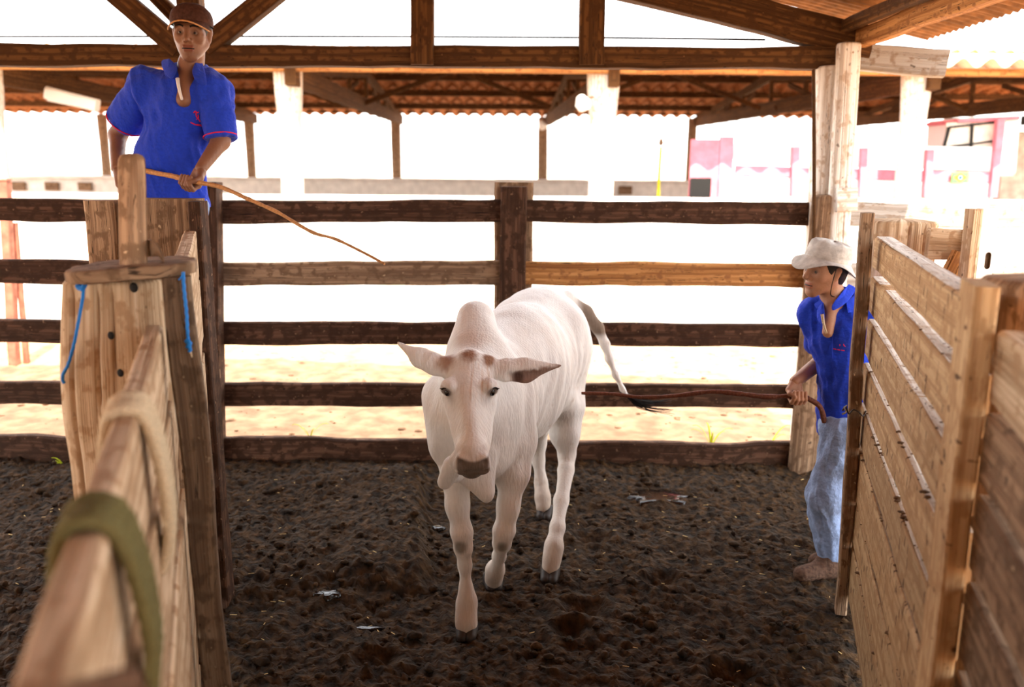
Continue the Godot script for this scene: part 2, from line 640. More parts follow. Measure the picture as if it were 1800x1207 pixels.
func yard_height(x: float, z: float) -> float:
	return -0.03 + 0.02 * noise_a.get_noise_2d(x * 0.8, z * 0.8) + 0.010 * noise_a.get_noise_2d(x * 4.0, z * 4.0) + 0.012 * noise_b.get_noise_2d(x * 14.0, z * 14.0)


func make_ground() -> void:
	var o := put("floor", ground_grid(-4.4, 3.0, -5.62, -0.3, 0.019, floor_height), mats.dirt)
	o.set_meta("kind", "structure")
	o.set_meta("label", "dark churned dirt and manure floor of the pen")
	o = put("sandy_yard", ground_grid(-9.0, 9.0, -11.6, -5.6, 0.06, yard_height), mats.sand)
	o.set_meta("kind", "structure")
	o.set_meta("label", "sunlit pale sand of the lane beyond the rail fence")
	var g := Geo.new()
	for q in [[-80.0, 80.0, -11.5, -120.0], [-80.0, -8.9, 60.0, -11.5], [8.9, 80.0, 60.0, -11.5], [-8.9, 8.9, 60.0, -0.4], [-8.9, -4.3, -0.4, -5.7], [2.9, 8.9, -0.4, -5.7]]:
		g.quad(Vector3(q[0], -0.045, q[2]), Vector3(q[1], -0.045, q[2]), Vector3(q[1], -0.045, q[3]), Vector3(q[0], -0.045, q[3]), UP)
	o = put("open_ground", g.done(), mats.sand)
	o.set_meta("kind", "structure")
	o.set_meta("label", "pale sandy ground stretching round the corral")
	var rng := RandomNumberGenerator.new()
	rng.seed = 77
	var sets := [[], [], []]
	for i in 16000:
		var z := -0.9 - 4.6 * pow(rng.randf(), 1.15)
		var x := rng.randf_range(-3.9, 2.4)
		if noise_a.get_noise_2d(x * 2.2, z * 2.2 + 50.0) < rng.randf_range(-0.45, 0.25):
			continue
		var s := 0.004 + 0.022 * pow(rng.randf(), 4.0)
		var b := Basis.from_euler(Vector3(rng.randf() * 6.0, rng.randf() * 6.0, rng.randf() * 6.0)).scaled(Vector3(s * rng.randf_range(0.8, 1.6), s * rng.randf_range(0.5, 1.0), s))
		sets[i % 3].append(Transform3D(b, Vector3(x, floor_height(x, z) + s * 0.2, z)))
	scatter("dirt_clods", "loose brown crumbs of trampled manure strewn over the pen floor", "dirt", lump(1), mats.dirt, sets[0] + sets[1])
	var litter := []
	for i in 300:
		var x := rng.randf_range(-3.8, 2.2)
		var z := rng.randf_range(-5.3, -1.5)
		var s := rng.randf_range(0.6, 1.6)
		litter.append(Transform3D(Basis.from_euler(Vector3(0, rng.randf() * 6.0, rng.randf_range(-0.2, 0.2))).scaled(Vector3(s, 0.6, 0.7)), Vector3(x, floor_height(x, z) + 0.006, z)))
	var bm := BoxMesh.new()
	bm.size = Vector3(0.022, 0.003, 0.003)
	scatter("straw_bits", "scattered pale bits of straw lying on the dark pen floor", "straw", bm, mats.straw, litter)
	var stones := []
	for i in 900:
		var x := rng.randf_range(-4.5, 4.5)
		var z := rng.randf_range(-9.5, -5.8)
		var s := 0.006 + 0.02 * pow(rng.randf(), 4.0)
		stones.append(Transform3D(Basis.from_euler(Vector3(0, rng.randf() * 6.0, 0)).scaled(Vector3(s * 1.3, s * 0.7, s)), Vector3(x, yard_height(x, z) + s * 0.2, z)))
	scatter("yard_pebbles", "small pale pebbles and crumbs on the sunlit lane", "pebbles", lump(2), mats.sand, stones)
	# wet patches
	for q in [[Vector3(0.921, 0.000, -4.974), 0.18, 0.12, "shallow bluish puddle lying on the pen floor right of the white cow"], [Vector3(-0.866, 0.010, -3.714), 0.06, 0.04, "glistening wet patch in the mud in front of the trampled bank"],
			[Vector3(-0.639, 0.000, -3.477), 0.07, 0.02, "narrow wet streak of mud nearest the camera left of the cow"], [Vector3(-0.414, 0.000, -4.550), 0.04, 0.03, "small wet patch at the foot of the trampled bank behind the cow's foreleg"]]:
		var rows := []
		var uvs := []
		var c: Vector3 = q[0]
		var lo := 9.0
		for k in 24:
			lo = minf(lo, floor_height(c.x + cos(TAU * k / 24.0) * q[1] * 0.6, c.z + sin(TAU * k / 24.0) * q[2] * 0.6))
		for r in 4:
			var row := []
			var ur := []
			for k in 36:
				var th := TAU * k / 36.0
				var rr: float = [0.02, 0.6, 1.0, 1.06][r] * (1.0 + 0.35 * noise_b.get_noise_2d(cos(th) * 1.6 + c.x * 9.0, sin(th) * 1.6))
				row.append(Vector3(cos(th) * rr * q[1], [0.002, 0.002, 0.0, -0.02][r], sin(th) * rr * q[2]))
				ur.append(Vector2(k, r))
			rows.append(row)
			uvs.append(ur)
		var gg := Geo.new()
		gg.sheet(rows, uvs, true)
		var p := put("puddle", gg.done(), mats.puddle, self, Vector3(c.x, lo + 0.020, c.z))
		tag(p, q[3], "puddle", "wet patches on the pen floor")


# =====================================================================  far cattle shed and yard

func make_far_shed() -> void:
	var t := thing("cattle_shed", "long open cattle shed with a tiled roof standing across the sunlit lane", "shed", Vector3(0, 0, -11.3))
	var zn := -11.3
	var zf := -24.0
	var xn := [-6.72, -2.87, 1.14, 5.12, 9.1]
	var xf := [-11.2, -7.2, -3.2, 0.82, 4.9, 8.9]
	for i in 5:
		var w: float = [0.34, 0.31, 0.36, 0.33, 0.33][i]
		old_post(t, "post", Vector3(xn[i], -0.05, zn), Vector3(xn[i], 3.2, zn), w, w, mats.chalk, 2.6, [[1.2, 0.06, 0.3, 0.9, 0.05], [2.2, 0.05, 0.5, 1.0, 0.04]], func(f): return 0.88 + 0.22 * smoothstep(0.75, 1.0, f), 0.2 * i, 20.0 + i)
	for i in 6:
		old_post(t, "post", Vector3(xf[i], -0.05, zf), Vector3(xf[i] - 0.02, 3.35, zf), 0.26, 0.24, mats.worn, 2.3, [[1.5, 0.06, 0.1, 0.9, 0.05]], func(f): return 1.0 + 0.06 * sin(f * 7.0 + i), 0.1 * i, 40.0 + i)
	# tie beams over each bay, queen struts and rafters
	for i in 5:
		var a := Vector3(xn[i] + 0.1, 3.12, zn + 0.3)
		var b := Vector3(xf[i + 1] + 0.1, 3.28, zf - 0.2)
		board(t, "tie_beam", a, b, UP, 0.26, 0.14, mats.beam, 0.01, 0.01)
		var mid := a.lerp(b, 0.5) + UP * 0.62
		board(t, "rafter", a + UP * 0.05, mid, UP, 0.16, 0.1, mats.beam)
		board(t, "rafter", b + UP * 0.05, mid, UP, 0.16, 0.1, mats.beam)
		for f in [0.2, 0.35, 0.5, 0.65, 0.76, 0.86, 0.93]:
			var p := a.lerp(b, f)
			var hh: float = 0.60 * (1.0 - absf(f - 0.5) * 2.0) + 0.06
			board(t, "strut", p, p + UP * hh, Vector3.BACK, 0.09, 0.07, mats.beam)
		for f in [0.3, 0.7, 0.85]:
			var p := a.lerp(b, f)
			var q := a.lerp(b, f + (0.12 if f < 0.5 else -0.12))
			board(t, "strut", p, q + UP * (0.55 * (1.0 - absf(f - 0.5) * 1.6)), Vector3.BACK, 0.08, 0.06, mats.beam)
	# long plates and the scissor braces between the far posts
	board(t, "wall_plate", Vector3(-14, 3.47, zf), Vector3(12, 3.47, zf), UP, 0.06, 0.14, mats.beam)
	board(t, "wall_plate", Vector3(-14, 3.20, zn + 0.25), Vector3(12, 3.20, zn + 0.25), UP, 0.09, 0.05, mats.gold)
	for i in 5:
		var x0: float = lerpf(xn[i], xf[i + 1], 0.45) - 3.98
		var x1: float = x0 + 3.7
		var xm := (x0 + x1) * 0.5
		board(t, "scissor_brace", Vector3(x0, 3.16, -17.0), Vector3(xm, 3.84, -17.0), UP, 0.09, 0.06, mats.beam)
		board(t, "scissor_brace", Vector3(x1, 3.16, -17.0), Vector3(xm, 3.84, -17.0), UP, 0.09, 0.06, mats.beam)
	# purlins and overlapping tile rows; tile colours carry the near sun and far shade
	var ridge_z := (zn + zf) * 0.5
	var ridge_y := 4.05
	for side in 2:
		var eave := Vector3(0, 3.33 if side == 0 else 3.16, zf - 0.5 if side == 0 else zn + 0.6)
		var top := Vector3(0, ridge_y, ridge_z)
		var run := top - eave
		var rows := 4
		for r in rows:
			var p0 := eave + run * (float(r) / rows)
			var part := run * (1.0 / rows)
			if r > 0:
				board(t, "purlin", Vector3(-14, p0.y - 0.03 + part.y * 0.25, p0.z + part.z * 0.25), Vector3(12, p0.y - 0.03 + part.y * 0.25, p0.z + part.z * 0.25), UP, 0.14, 0.09, mats.beam)
			for k in 7:
				corrugated(t, "tile_row", Vector3(-14.0 + k * 3.74, p0.y + 0.09, p0.z), part * 1.35, Vector3(3.76, 0, 0), 0.34, 0.055, mats.tile if side == 0 else mats.pale_tile, 8, 0.05, 0.028)
	board(t, "ridge_cap", Vector3(-14, ridge_y + 0.16, ridge_z), Vector3(12, ridge_y + 0.16, ridge_z), UP, 0.05, 0.3, mats.pale_tile)


func make_yard() -> void:
	# whitewashed low wall along the lane
	var t := thing("low_wall", "", "", Vector3(0, 0, -10.7))
	t.set_meta("kind", "structure")
	t.set_meta("label", "whitewashed low wall along the far side of the lane")
	board(t, "wall_body", Vector3(-14, 0.75, -10.7), Vector3(12, 0.75, -10.7), UP, 1.72, 0.18, mats.lime, 0.004, 0.02)
	board(t, "coping", Vector3(-14, 1.635, -10.7), Vector3(12, 1.615, -10.7), UP, 0.07, 0.24, mats.lime, 0.003, 0.015)
	# feed trough wall behind, in the shade of the shed
	t = thing("feed_trough", "long grey cement feed trough with dark openings under the far shed", "trough", Vector3(0, 0, -21.0))
	board(t, "trough_wall", Vector3(-15, 0.85, -21), Vector3(5.2, 0.85, -21), UP, 1.7, 0.2, mats.lime, 0.01, 0.02)
	board(t, "trough_lip", Vector3(-15, 1.72, -20.95), Vector3(5.2, 1.70, -20.95), UP, 0.08, 0.34, mats.lime, 0.01, 0.02)
	for x in [-11.9, -11.1, -10.3, 2.1, 2.7]:
		board(t, "opening_board", Vector3(x - 0.16, 1.5, -20.86), Vector3(x + 0.16, 1.5, -20.86), UP, 0.2, 0.05, mats.worn)
	# cattle truck
	t = thing("cattle_truck", "red and white livestock truck parked under the shed behind the low wall", "truck", Vector3(5.0, 0, -11.65))
	var z := -11.65
	var L := Vector3(2.358, 1.983, -11.650)
	var R := Vector3(6.464, 2.011, -11.650)
	board(t, "bed", Vector3(L.x, 1.0, z - 1.0), Vector3(R.x, 1.0, z - 1.0), Vector3.BACK, 2.0, 0.2, mats.red)
	board(t, "tail_panel", Vector3(2.358, 1.991, -11.650), Vector3(2.738, 1.993, -11.650), UP, 0.80, 0.05, mats.red, 0.002)
	board(t, "tail_panel", Vector3(2.745, 2.008, -11.650), Vector3(2.927, 2.010, -11.650), UP, 0.84, 0.06, mats.red, 0.002)
	board(t, "dark_box", Vector3(2.364, 1.761, -11.550), Vector3(2.621, 1.763, -11.550), UP, 0.26, 0.12, mats.black, 0.002)
	board(t, "stake", Vector3(3.744, 2.304, -11.630), Vector3(3.776, 1.656, -11.630), Vector3.BACK, 0.09, 0.10, mats.red, 0.002)
	board(t, "stake", Vector3(4.651, 2.295, -11.630), Vector3(4.677, 1.662, -11.630), Vector3.BACK, 0.09, 0.09, mats.red, 0.002)
	board(t, "stake", Vector3(5.529, 2.279, -11.630), Vector3(5.549, 1.653, -11.630), Vector3.BACK, 0.09, 0.10, mats.red, 0.002)
	board(t, "stake", Vector3(6.418, 2.673, -11.630), Vector3(6.435, 1.659, -11.630), Vector3.BACK, 0.09, 0.10, mats.red, 0.002)
	board(t, "side_rail", Vector3(2.972, 1.987, -11.670), Vector3(6.410, 1.921, -11.670), UP, 0.145, 0.04, mats.red, 0.002)
	board(t, "side_plank", Vector3(2.944, 2.240, -11.680), Vector3(6.380, 2.219, -11.680), UP, 0.2, 0.03, mats.white, 0.002)
	board(t, "side_plank", Vector3(2.952, 2.114, -11.680), Vector3(6.399, 2.063, -11.680), UP, 0.1, 0.03, mats.white, 0.002)
	board(t, "side_plank", Vector3(2.971, 1.792, -11.680), Vector3(6.435, 1.756, -11.680), UP, 0.26, 0.03, mats.white, 0.002)
	# cab
	board(t, "cab_body", Vector3(5.990, 2.303, -12.250), Vector3(6.790, 2.339, -12.250), UP, 0.8, 0.9, mats.white, 0.002, 0.05)
	board(t, "cab_roof", Vector3(5.903, 2.652, -12.150), Vector3(6.721, 2.703, -12.150), UP, 0.05, 0.9, mats.red, 0.002, 0.02)
	board(t, "window_pane", Vector3(5.780, 2.469, -11.750), Vector3(6.460, 2.503, -11.750), UP, 0.33, 0.02, mats.cement, 0.001)
	board(t, "window_frame", Vector3(5.767, 2.312, -11.720), Vector3(6.478, 2.406, -11.720), UP, 0.025, 0.02, mats.black, 0.001)
	board(t, "window_frame", Vector3(5.759, 2.312, -11.720), Vector3(5.799, 2.571, -11.720), Vector3.BACK, 0.03, 0.04, mats.black, 0.001)
	board(t, "window_frame", Vector3(6.104, 2.625, -11.720), Vector3(6.123, 2.322, -11.720), Vector3.BACK, 0.03, 0.035, mats.black, 0.001)
	board(t, "window_frame", Vector3(5.799, 2.571, -11.720), Vector3(6.449, 2.649, -11.720), UP, 0.025, 0.02, mats.black, 0.001)
	# small flag plate on the rail
	var fp := Vector3(5.955, 1.919, -11.600)
	board(t, "flag_plate", fp + Vector3(-0.11, 0, 0), fp + Vector3(0.11, 0, 0), UP, 0.14, 0.02, plain("flag_green", Color(0.35, 0.62, 0.35)), 0.0, 0.002)
	var g := Geo.new()
	for i in 4:
		var q := [Vector3(0.085, 0, 0), Vector3(0, 0.055, 0), Vector3(-0.085, 0, 0), Vector3(0, -0.055, 0)]
		g.tri(Vector3(0, 0, 0.004), q[i], q[(i + 1) % 4], Vector3.BACK)
	put("flag_lozenge", g.done(), mats.yellow, t, fp + Vector3(0, 0, 0.011) - t.position)
	var dm := CylinderMesh.new()
	dm.top_radius = 0.027
	dm.bottom_radius = 0.027
	dm.height = 0.006
	var d := put("flag_disc", dm, plain("flag_blue", Color(0.2, 0.35, 0.7)), t, fp + Vector3(0, 0, 0.017) - t.position)
	d.rotation.x = PI / 2
	for x in [L.x + 0.8, L.x + 3.6]:
		var wm := CylinderMesh.new()
		wm.top_radius = 0.48
		wm.bottom_radius = 0.48
		wm.height = 0.28
		var w := put("wheel", wm, mats.black, t, Vector3(x, 0.45, z - 0.3) - t.position)
		w.rotation.x = PI / 2
	# store wall at the far right
	t = thing("store_building", "pale cement store building with a small dark vent at the right edge", "building", Vector3(8.6, 0, -15.5))
	board(t, "wall", Vector3(Vector3(8.359, 2.206, -15.000).x, 1.3, -15.0), Vector3(11.8, 1.3, -15.0), UP, 2.75, 0.2, mats.cement, 0.004, 0.02)
	board(t, "vent", Vector3(8.569, 2.845, -14.880), Vector3(8.761, 2.846, -14.880), UP, 0.16, 0.04, mats.black, 0.001)
	# yellow marker pole
	t = thing("marker_pole", "thin yellow pole with a dark tip standing behind the low wall", "pole", Vector3(12.274, 0.000, -72.960))
	t.position = Vector3(2.06, 0, -11.9)
	tube(t, "pole", [Vector3(1.996, 1.635, -11.900) + Vector3(0, -1.5, 0), Vector3(1.996, 1.635, -11.900), Vector3(1.997, 1.980, -11.900), Vector3(2.007, 2.299, -11.900)], 0.028, 0.02, mats.yellow, 8, 0.05)
	lathe(t, "tip", [Vector2(0.0, -0.06), Vector2(0.035, -0.02), Vector2(0.03, 0.02), Vector2(0.0, 0.07)], 10, Transform3D(Basis.IDENTITY, Vector3(2.004, 2.359, -11.900)), mats.worn)
	# rusty red posts at the far left of the lane
	for q in [[Vector3(-5.146, 0.486, -8.600), Vector3(-5.040, 1.842, -8.600), 0.09, "rust red painted post leaning in the lane at the left edge"], [Vector3(-5.075, 0.481, -8.700), Vector3(-5.044, 1.405, -8.700), 0.05, "thin rust red stake beside the leaning red post"]]:
		t = thing("red_post", q[3], "post", Vector3(q[0].x, 0, q[0].z), "rusty red posts in the lane")
		board(t, "shaft", Vector3(q[0].x, -0.05, q[0].z), q[1], Vector3.BACK, q[2], q[2], mats.rust if mats.has("rust") else grainy("rust", Color(0.56, 0.36, 0.30), 83, 0.02, Vector3(1, 1, 1), 0.2), 0.004)
		board(t, "cap", q[1], q[1] + Vector3(0, 0.02, 0), Vector3.BACK, q[2] * 1.1, q[2] * 1.1, mats.rust, 0.002)
	# strip light under the far shed
	t = thing("strip_light", "white strip light fitting hanging askew under the far shed roof at left", "light fitting", Vector3(-6.099, 2.878, -12.200))
	board(t, "reflector", Vector3(-6.434, 2.974, -12.200), Vector3(-5.744, 2.805, -12.200), UP, 0.17, 0.14, mats.white, 0.002, 0.03)
	board(t, "tube", Vector3(-6.402, 2.880, -12.150), Vector3(-5.756, 2.756, -12.150), UP, 0.04, 0.04, mats.white, 0.0, 0.015)
	for q in [[Vector3(0.857, 2.800, -11.000), "round white floodlight fixed to the tall white shed post"], [Vector3(0.776, 3.141, -23.400), "small white lamp on the far shed post near the rail fence post"]]:
		t = thing("floodlight", q[1], "lamp", q[0], "lamps on the shed posts")
		var k: float = 1.0 if q[0].z > -15.0 else 1.3
		lathe(t, "bowl", [Vector2(0.01, -0.09 * k), Vector2(0.08 * k, -0.08 * k), Vector2(0.1 * k, 0.0), Vector2(0.05 * k, 0.09 * k), Vector2(0.01, 0.11 * k)], 20, Transform3D(Basis.from_euler(Vector3(0.4, 0, 0.4)), q[0]), mats.white)
		board(t, "bracket", q[0] + Vector3(0.02, 0.05, 0), q[0] + Vector3(0.14, 0.08, -0.1), UP, 0.03, 0.02, mats.worn)
	t = thing("overhead_wire", "thin dark wire strung level above the long roof beam", "wire", Vector3(0, 2.9, -6.3))
	tube(t, "wire", [Vector3(-6.414, 2.856, -6.300), Vector3(-3.852, 2.878, -6.300), Vector3(-1.613, 2.895, -6.300), Vector3(0.384, 2.901, -6.300), Vector3(1.609, 2.817, -5.750)], 0.008, 0.008, mats.black, 6, 0.15)


# =====================================================================  our own roof

func make_roof() -> void:
	var zt := -5.6
	var t := thing("roof_truss", "brown timber roof truss with king post and struts over the rail fence", "truss", Vector3(0, 2.65, zt))
	board(t, "tie_beam", Vector3(-8.579, 2.653, -5.600), Vector3(2.134, 2.687, -5.600), UP, 0.126, 0.12, mats.beam, 0.006)
	board(t, "beam_end", Vector3(2.151, 2.697, -5.620), Vector3(2.641, 2.643, -5.450), UP, 0.155, 0.11, shade("chalk", 0.75), 0.006)
	# rafters: right one seen, its mirror image rises from the left
	var re := Vector3(2.123, 2.725, -5.600)
	var apex := Vector3(-2.02, 3.73, zt)
	board(t, "rafter", re + Vector3(0.1, 0.05, 0), apex, UP, 0.19, 0.12, mats.beam, 0.006)
	board(t, "rafter", Vector3(-6.2, 2.78, zt), apex, UP, 0.19, 0.12, mats.beam, 0.006)
	board(t, "king_post", Vector3(-2.011, 2.713, -5.620), Vector3(-2.02, 3.75, zt - 0.02), Vector3.BACK, 0.12, 0.145, mats.beam)
	board(t, "strut", Vector3(-2.078, 2.708, -5.580), Vector3(-2.484, 3.059, -5.580), Vector3.BACK, 0.1, 0.125, mats.beam)
	board(t, "strut", Vector3(-1.921, 2.722, -5.580), Vector3(-1.451, 3.066, -5.580), Vector3.BACK, 0.1, 0.125, mats.beam)
	board(t, "strut", Vector3(-2.037, 2.816, -5.720), Vector3(-2.306, 3.087, -5.720), Vector3.BACK, 0.08, 0.085, mats.beam)
	board(t, "strut", Vector3(-0.569, 2.624, -5.560), Vector3(-0.562, 3.123, -5.560), Vector3.BACK, 0.1, 0.142, mats.beam)
	board(t, "strut", Vector3(0.481, 2.631, -5.560), Vector3(0.477, 3.055, -5.560), Vector3.BACK, 0.1, 0.155, mats.beam)
	# the eave beams along the right side, towards the camera
	t = thing("eave_beam", "doubled light timber eave beam running forward from the whitewashed corner post", "beam", Vector3(2.082, 2.745, -5.500))
	var a := Vector3(2.102, 2.768, -5.600)
	board(t, "timber", a + Vector3(0.04, 0.03, 0), Vector3(a.x + 0.10, a.y + 0.05, 4.5), UP, 0.11, 0.07, mats.gold, 0.006)
	board(t, "timber", a + Vector3(-0.06, 0.10, 0), Vector3(a.x - 0.02, a.y + 0.12, 4.5), UP, 0.07, 0.06, mats.beam, 0.006)
	# roof sheets, carried on behind the camera to cut light from there
	t = thing("ceiling", "", "", Vector3(0, 3.0, 0))
	t.set_meta("kind", "structure")
	t.set_meta("label", "rusty corrugated iron roof over the pen")
	var slope := Vector3(-4.75, 1.08, 0)
	for k in 17:
		var z0 := -5.98 + k * 0.88
		corrugated(t, "roof_sheet", Vector3(2.74, 2.86, z0), slope, Vector3(0, 0, 0.9), 0.076, 0.011, mats.tin, 6, 0.0)
		corrugated(t, "roof_sheet", Vector3(-6.74, 2.86, z0), Vector3(4.75, 1.08, 0), Vector3(0, 0, 0.9), 0.3, 0.011, mats.tin, 6, 0.0)
	for q in [1.55, 0.3, -0.95]:
		board(t, "purlin", Vector3(q, 2.83 + (2.74 - q) * 0.2274, -5.95), Vector3(q, 2.83 + (2.74 - q) * 0.2274, 5.4), UP, 0.05, 0.06, mats.beam)
	# added boarded wall behind the camera, unseen, keeps light off camera-facing timber
	t = thing("added_wall_back", "", "", Vector3(-2, 0, 8.9))
	t.set_meta("kind", "structure")
	t.set_meta("label", "added boarded wall behind the camera that holds back light")
	for k in 10:
		board(t, "plank", Vector3(-6.6, 0.17 + k * 0.335, 8.9), Vector3(2.7, 0.17 + k * 0.335, 8.9), UP, 0.33, 0.05, mats.beam)
	# corner post with whitewashed split log in front
	t = thing("roof_post", "tall whitewashed split log roof post at the right end of the rail fence", "post", Vector3(2.0, 0, -5.5))
	old_post(t, "trunk", Vector3(2.03, -0.05, -5.57), Vector3(2.01, 2.62, -5.57), 0.235, 0.22, mats.chalk, 2.4, [[1.25, 0.16, 0.40, 0.98, 0.16], [1.9, 0.05, 0.5, 0.96, 0.05], [0.7, 0.05, 0.45, 0.9, 0.05]], func(f): return 0.92 + 0.12 * absf(f - 0.55) * 2.0, 0.1, 3.0)
	old_post(t, "split_half", Vector3(Vector3(2.089, 1.574, -5.440).x, -0.05, -5.42), Vector3(2.024, 2.740, -5.420), 0.135, 0.11, mats.chalk, 3.0, [[1.4, 0.09, 0.3, 0.85, 0.07], [2.0, 0.05, 0.5, 1.0, 0.05]], func(f): return 1.0, 0.0, 4.0)
	board(t, "cleat", Vector3(2.003, 1.819, -5.360), Vector3(2.129, 1.827, -5.360), UP, 0.15, 0.04, mats.chalk)
	# conduit
	t = thing("conduit_pipe", "thin rusty conduit pipe running down from the beam beside the corner post", "pipe", Vector3(Vector3(1.932, 1.138, -5.420).x, 0, -5.42))
	tube(t, "pipe", [Vector3(1.798, 2.593, -5.350), Vector3(1.848, 1.998, -5.350), Vector3(1.899, 1.294, -5.350), Vector3(1.926, 0.854, -5.350)], 0.011, 0.011, mats.beam, 8, 0.1)


# =====================================================================  rail fence at the back of the pen

func make_back_fence() -> void:
	var t := thing("rail_fence", "dung-stained five-rail timber fence across the back of the pen", "fence", Vector3(0, 0, -5.57))
	var zr := -5.58
	var rows := [[350.0, 390.0], [458.0, 500.0], [565.0, 606.0], [672.0, 712.0]]
	var tone := [["dung", "dung"], ["worn", "gold"], ["dung", "dung"], ["dung", "dung"]]
	var ht := [0.145, 0.157, 0.153, 0.158]
	var yl := [Vector3(-2.878, 1.714, -5.580), Vector3(-2.917, 1.314, -5.580), Vector3(-2.956, 0.917, -5.580), Vector3(-2.997, 0.496, -5.580)]
	var ym := [Vector3(-0.006, 1.730, -5.580), Vector3(-0.003, 1.327, -5.580), Vector3(-0.000, 0.924, -5.580), Vector3(0.002, 0.505, -5.580)]
	var yr := [Vector3(2.063, 1.721, -5.580), Vector3(2.096, 1.323, -5.580), Vector3(2.129, 0.922, -5.580), Vector3(2.163, 0.503, -5.580)]
	for i in 4:
		var far_left: Vector3 = yl[i] + Vector3(-3.2, 0.0, 0)
		board(t, "rail", far_left, Vector3(-1.95, yl[i].y, zr), UP, ht[i], 0.05, mats.dung, 0.005, 0.008)
		board(t, "rail", Vector3(-1.94, yl[i].y - 0.005, zr), ym[i] + Vector3(-0.01, 0, 0), UP, ht[i], 0.05, mats[tone[i][0]], 0.005, 0.008)
		board(t, "rail", ym[i] + Vector3(0.01, 0, 0), yr[i], UP, ht[i] * 0.98, 0.05, mats[tone[i][1]], 0.005, 0.008)
	board(t, "bottom_board", Vector3(-5.3, 0.06, -5.56), Vector3(-1.9, 0.06, -5.56), UP, 0.26, 0.06, mats.dung, 0.012, 0.01)
	board(t, "bottom_board", Vector3(-1.9, 0.055, -5.56), Vector3(2.02, 0.05, -5.56), UP, 0.27, 0.06, mats.dung, 0.012, 0.01)
	# posts: left pair, middle with a facing board
	board(t, "post", Vector3(Vector3(-2.049, 0.199, -5.520).x, -0.1, -5.50), Vector3(-1.947, 1.893, -5.500), Vector3.BACK, 0.11, 0.055, mats.worn)
	board(t, "post", Vector3(Vector3(-1.991, 0.189, -5.550).x, -0.1, -5.51), Vector3(-1.892, 1.901, -5.510), Vector3.BACK, 0.13, 0.06, mats.dung)
	board(t, "post", Vector3(0.0, -0.1, -5.64), Vector3(0.007, 1.912, -5.640), Vector3.BACK, 0.12, 0.25, mats.worn, 0.006, 0.012)
	board(t, "facing_board", Vector3(-0.005, -0.1, -5.52), Vector3(0.004, 1.885, -5.520), Vector3.BACK, 0.07, 0.17, mats.dung, 0.006, 0.01)
	old_post(t, "end_post", Vector3(1.975, -0.1, -5.46), Vector3(1.999, 1.833, -5.460), 0.22, 0.15, mats.worn, 2.3, [[1.3, 0.06, 0.1, 0.9, 0.06]], func(f): return 1.0, 0.0, 6.0)
	# the same fence goes on, sunlit, to the right of the corner post
	t = thing("rail_fence", "pale sunlit rail fence continuing right of the corner post", "fence", Vector3(3.6, 0, -5.6))
	for i in 4:
		board(t, "rail", yr[i] + Vector3(0.05, 0, -0.02), yr[i] + Vector3(3.6, 0.0, -0.02), UP, 0.155, 0.05, shade("chalk", 0.72), 0.008, 0.008)
	for x in [3.9, 5.6]:
		board(t, "post", Vector3(x, -0.1, -5.68), Vector3(x, 1.9, -5.68), Vector3.BACK, 0.12, 0.16, mats.chalk, 0.006, 0.012)


# =====================================================================  right: plank gate and what it hangs on

func gp(s: float, h: float, off := 0.0) -> Vector3:
	return Vector3(1.53 + 0.288 * s + 0.958 * off, h, -3.606 - 0.958 * s + 0.288 * off)


# dried dung caught on the ledges between the planks, one part of the gate
func crumbs(parent: Node3D, tops: Array) -> void:
	var rng := RandomNumberGenerator.new()
	rng.seed = 21
	var mm := MultiMesh.new()
	mm.transform_format = MultiMesh.TRANSFORM_3D
	mm.mesh = lump(3)
	mm.instance_count = 700
	for i in 700:
		var row := 1 + int(pow(rng.randf(), 0.8) * 6.99)
		var s := rng.randf_range(0.003, 0.012)
		if row < 3: s *= 0.5
		var u := rng.randf_range(-1.7, 0.05)
		if noise_b.get_noise_2d(u * 4.0, row * 9.0) < 0.0: s *= 0.4
		var p := gp(u, tops[row] + s * 0.25, 0.012 + rng.randf() * 0.05) - base_of(parent)
		mm.set_instance_transform(i, Transform3D(Basis.from_euler(Vector3(rng.randf() * 6.0, rng.randf() * 6.0, 0)).scaled(Vector3(s * 1.1, s * 0.5, s * 0.8)), p))
	var o := MultiMeshInstance3D.new()
	o.name = "dung_crumbs"
	o.multimesh = mm
	o.material_override = mats.crumb
	parent.add_child(o)
	o.set_meta("kind", "stuff")


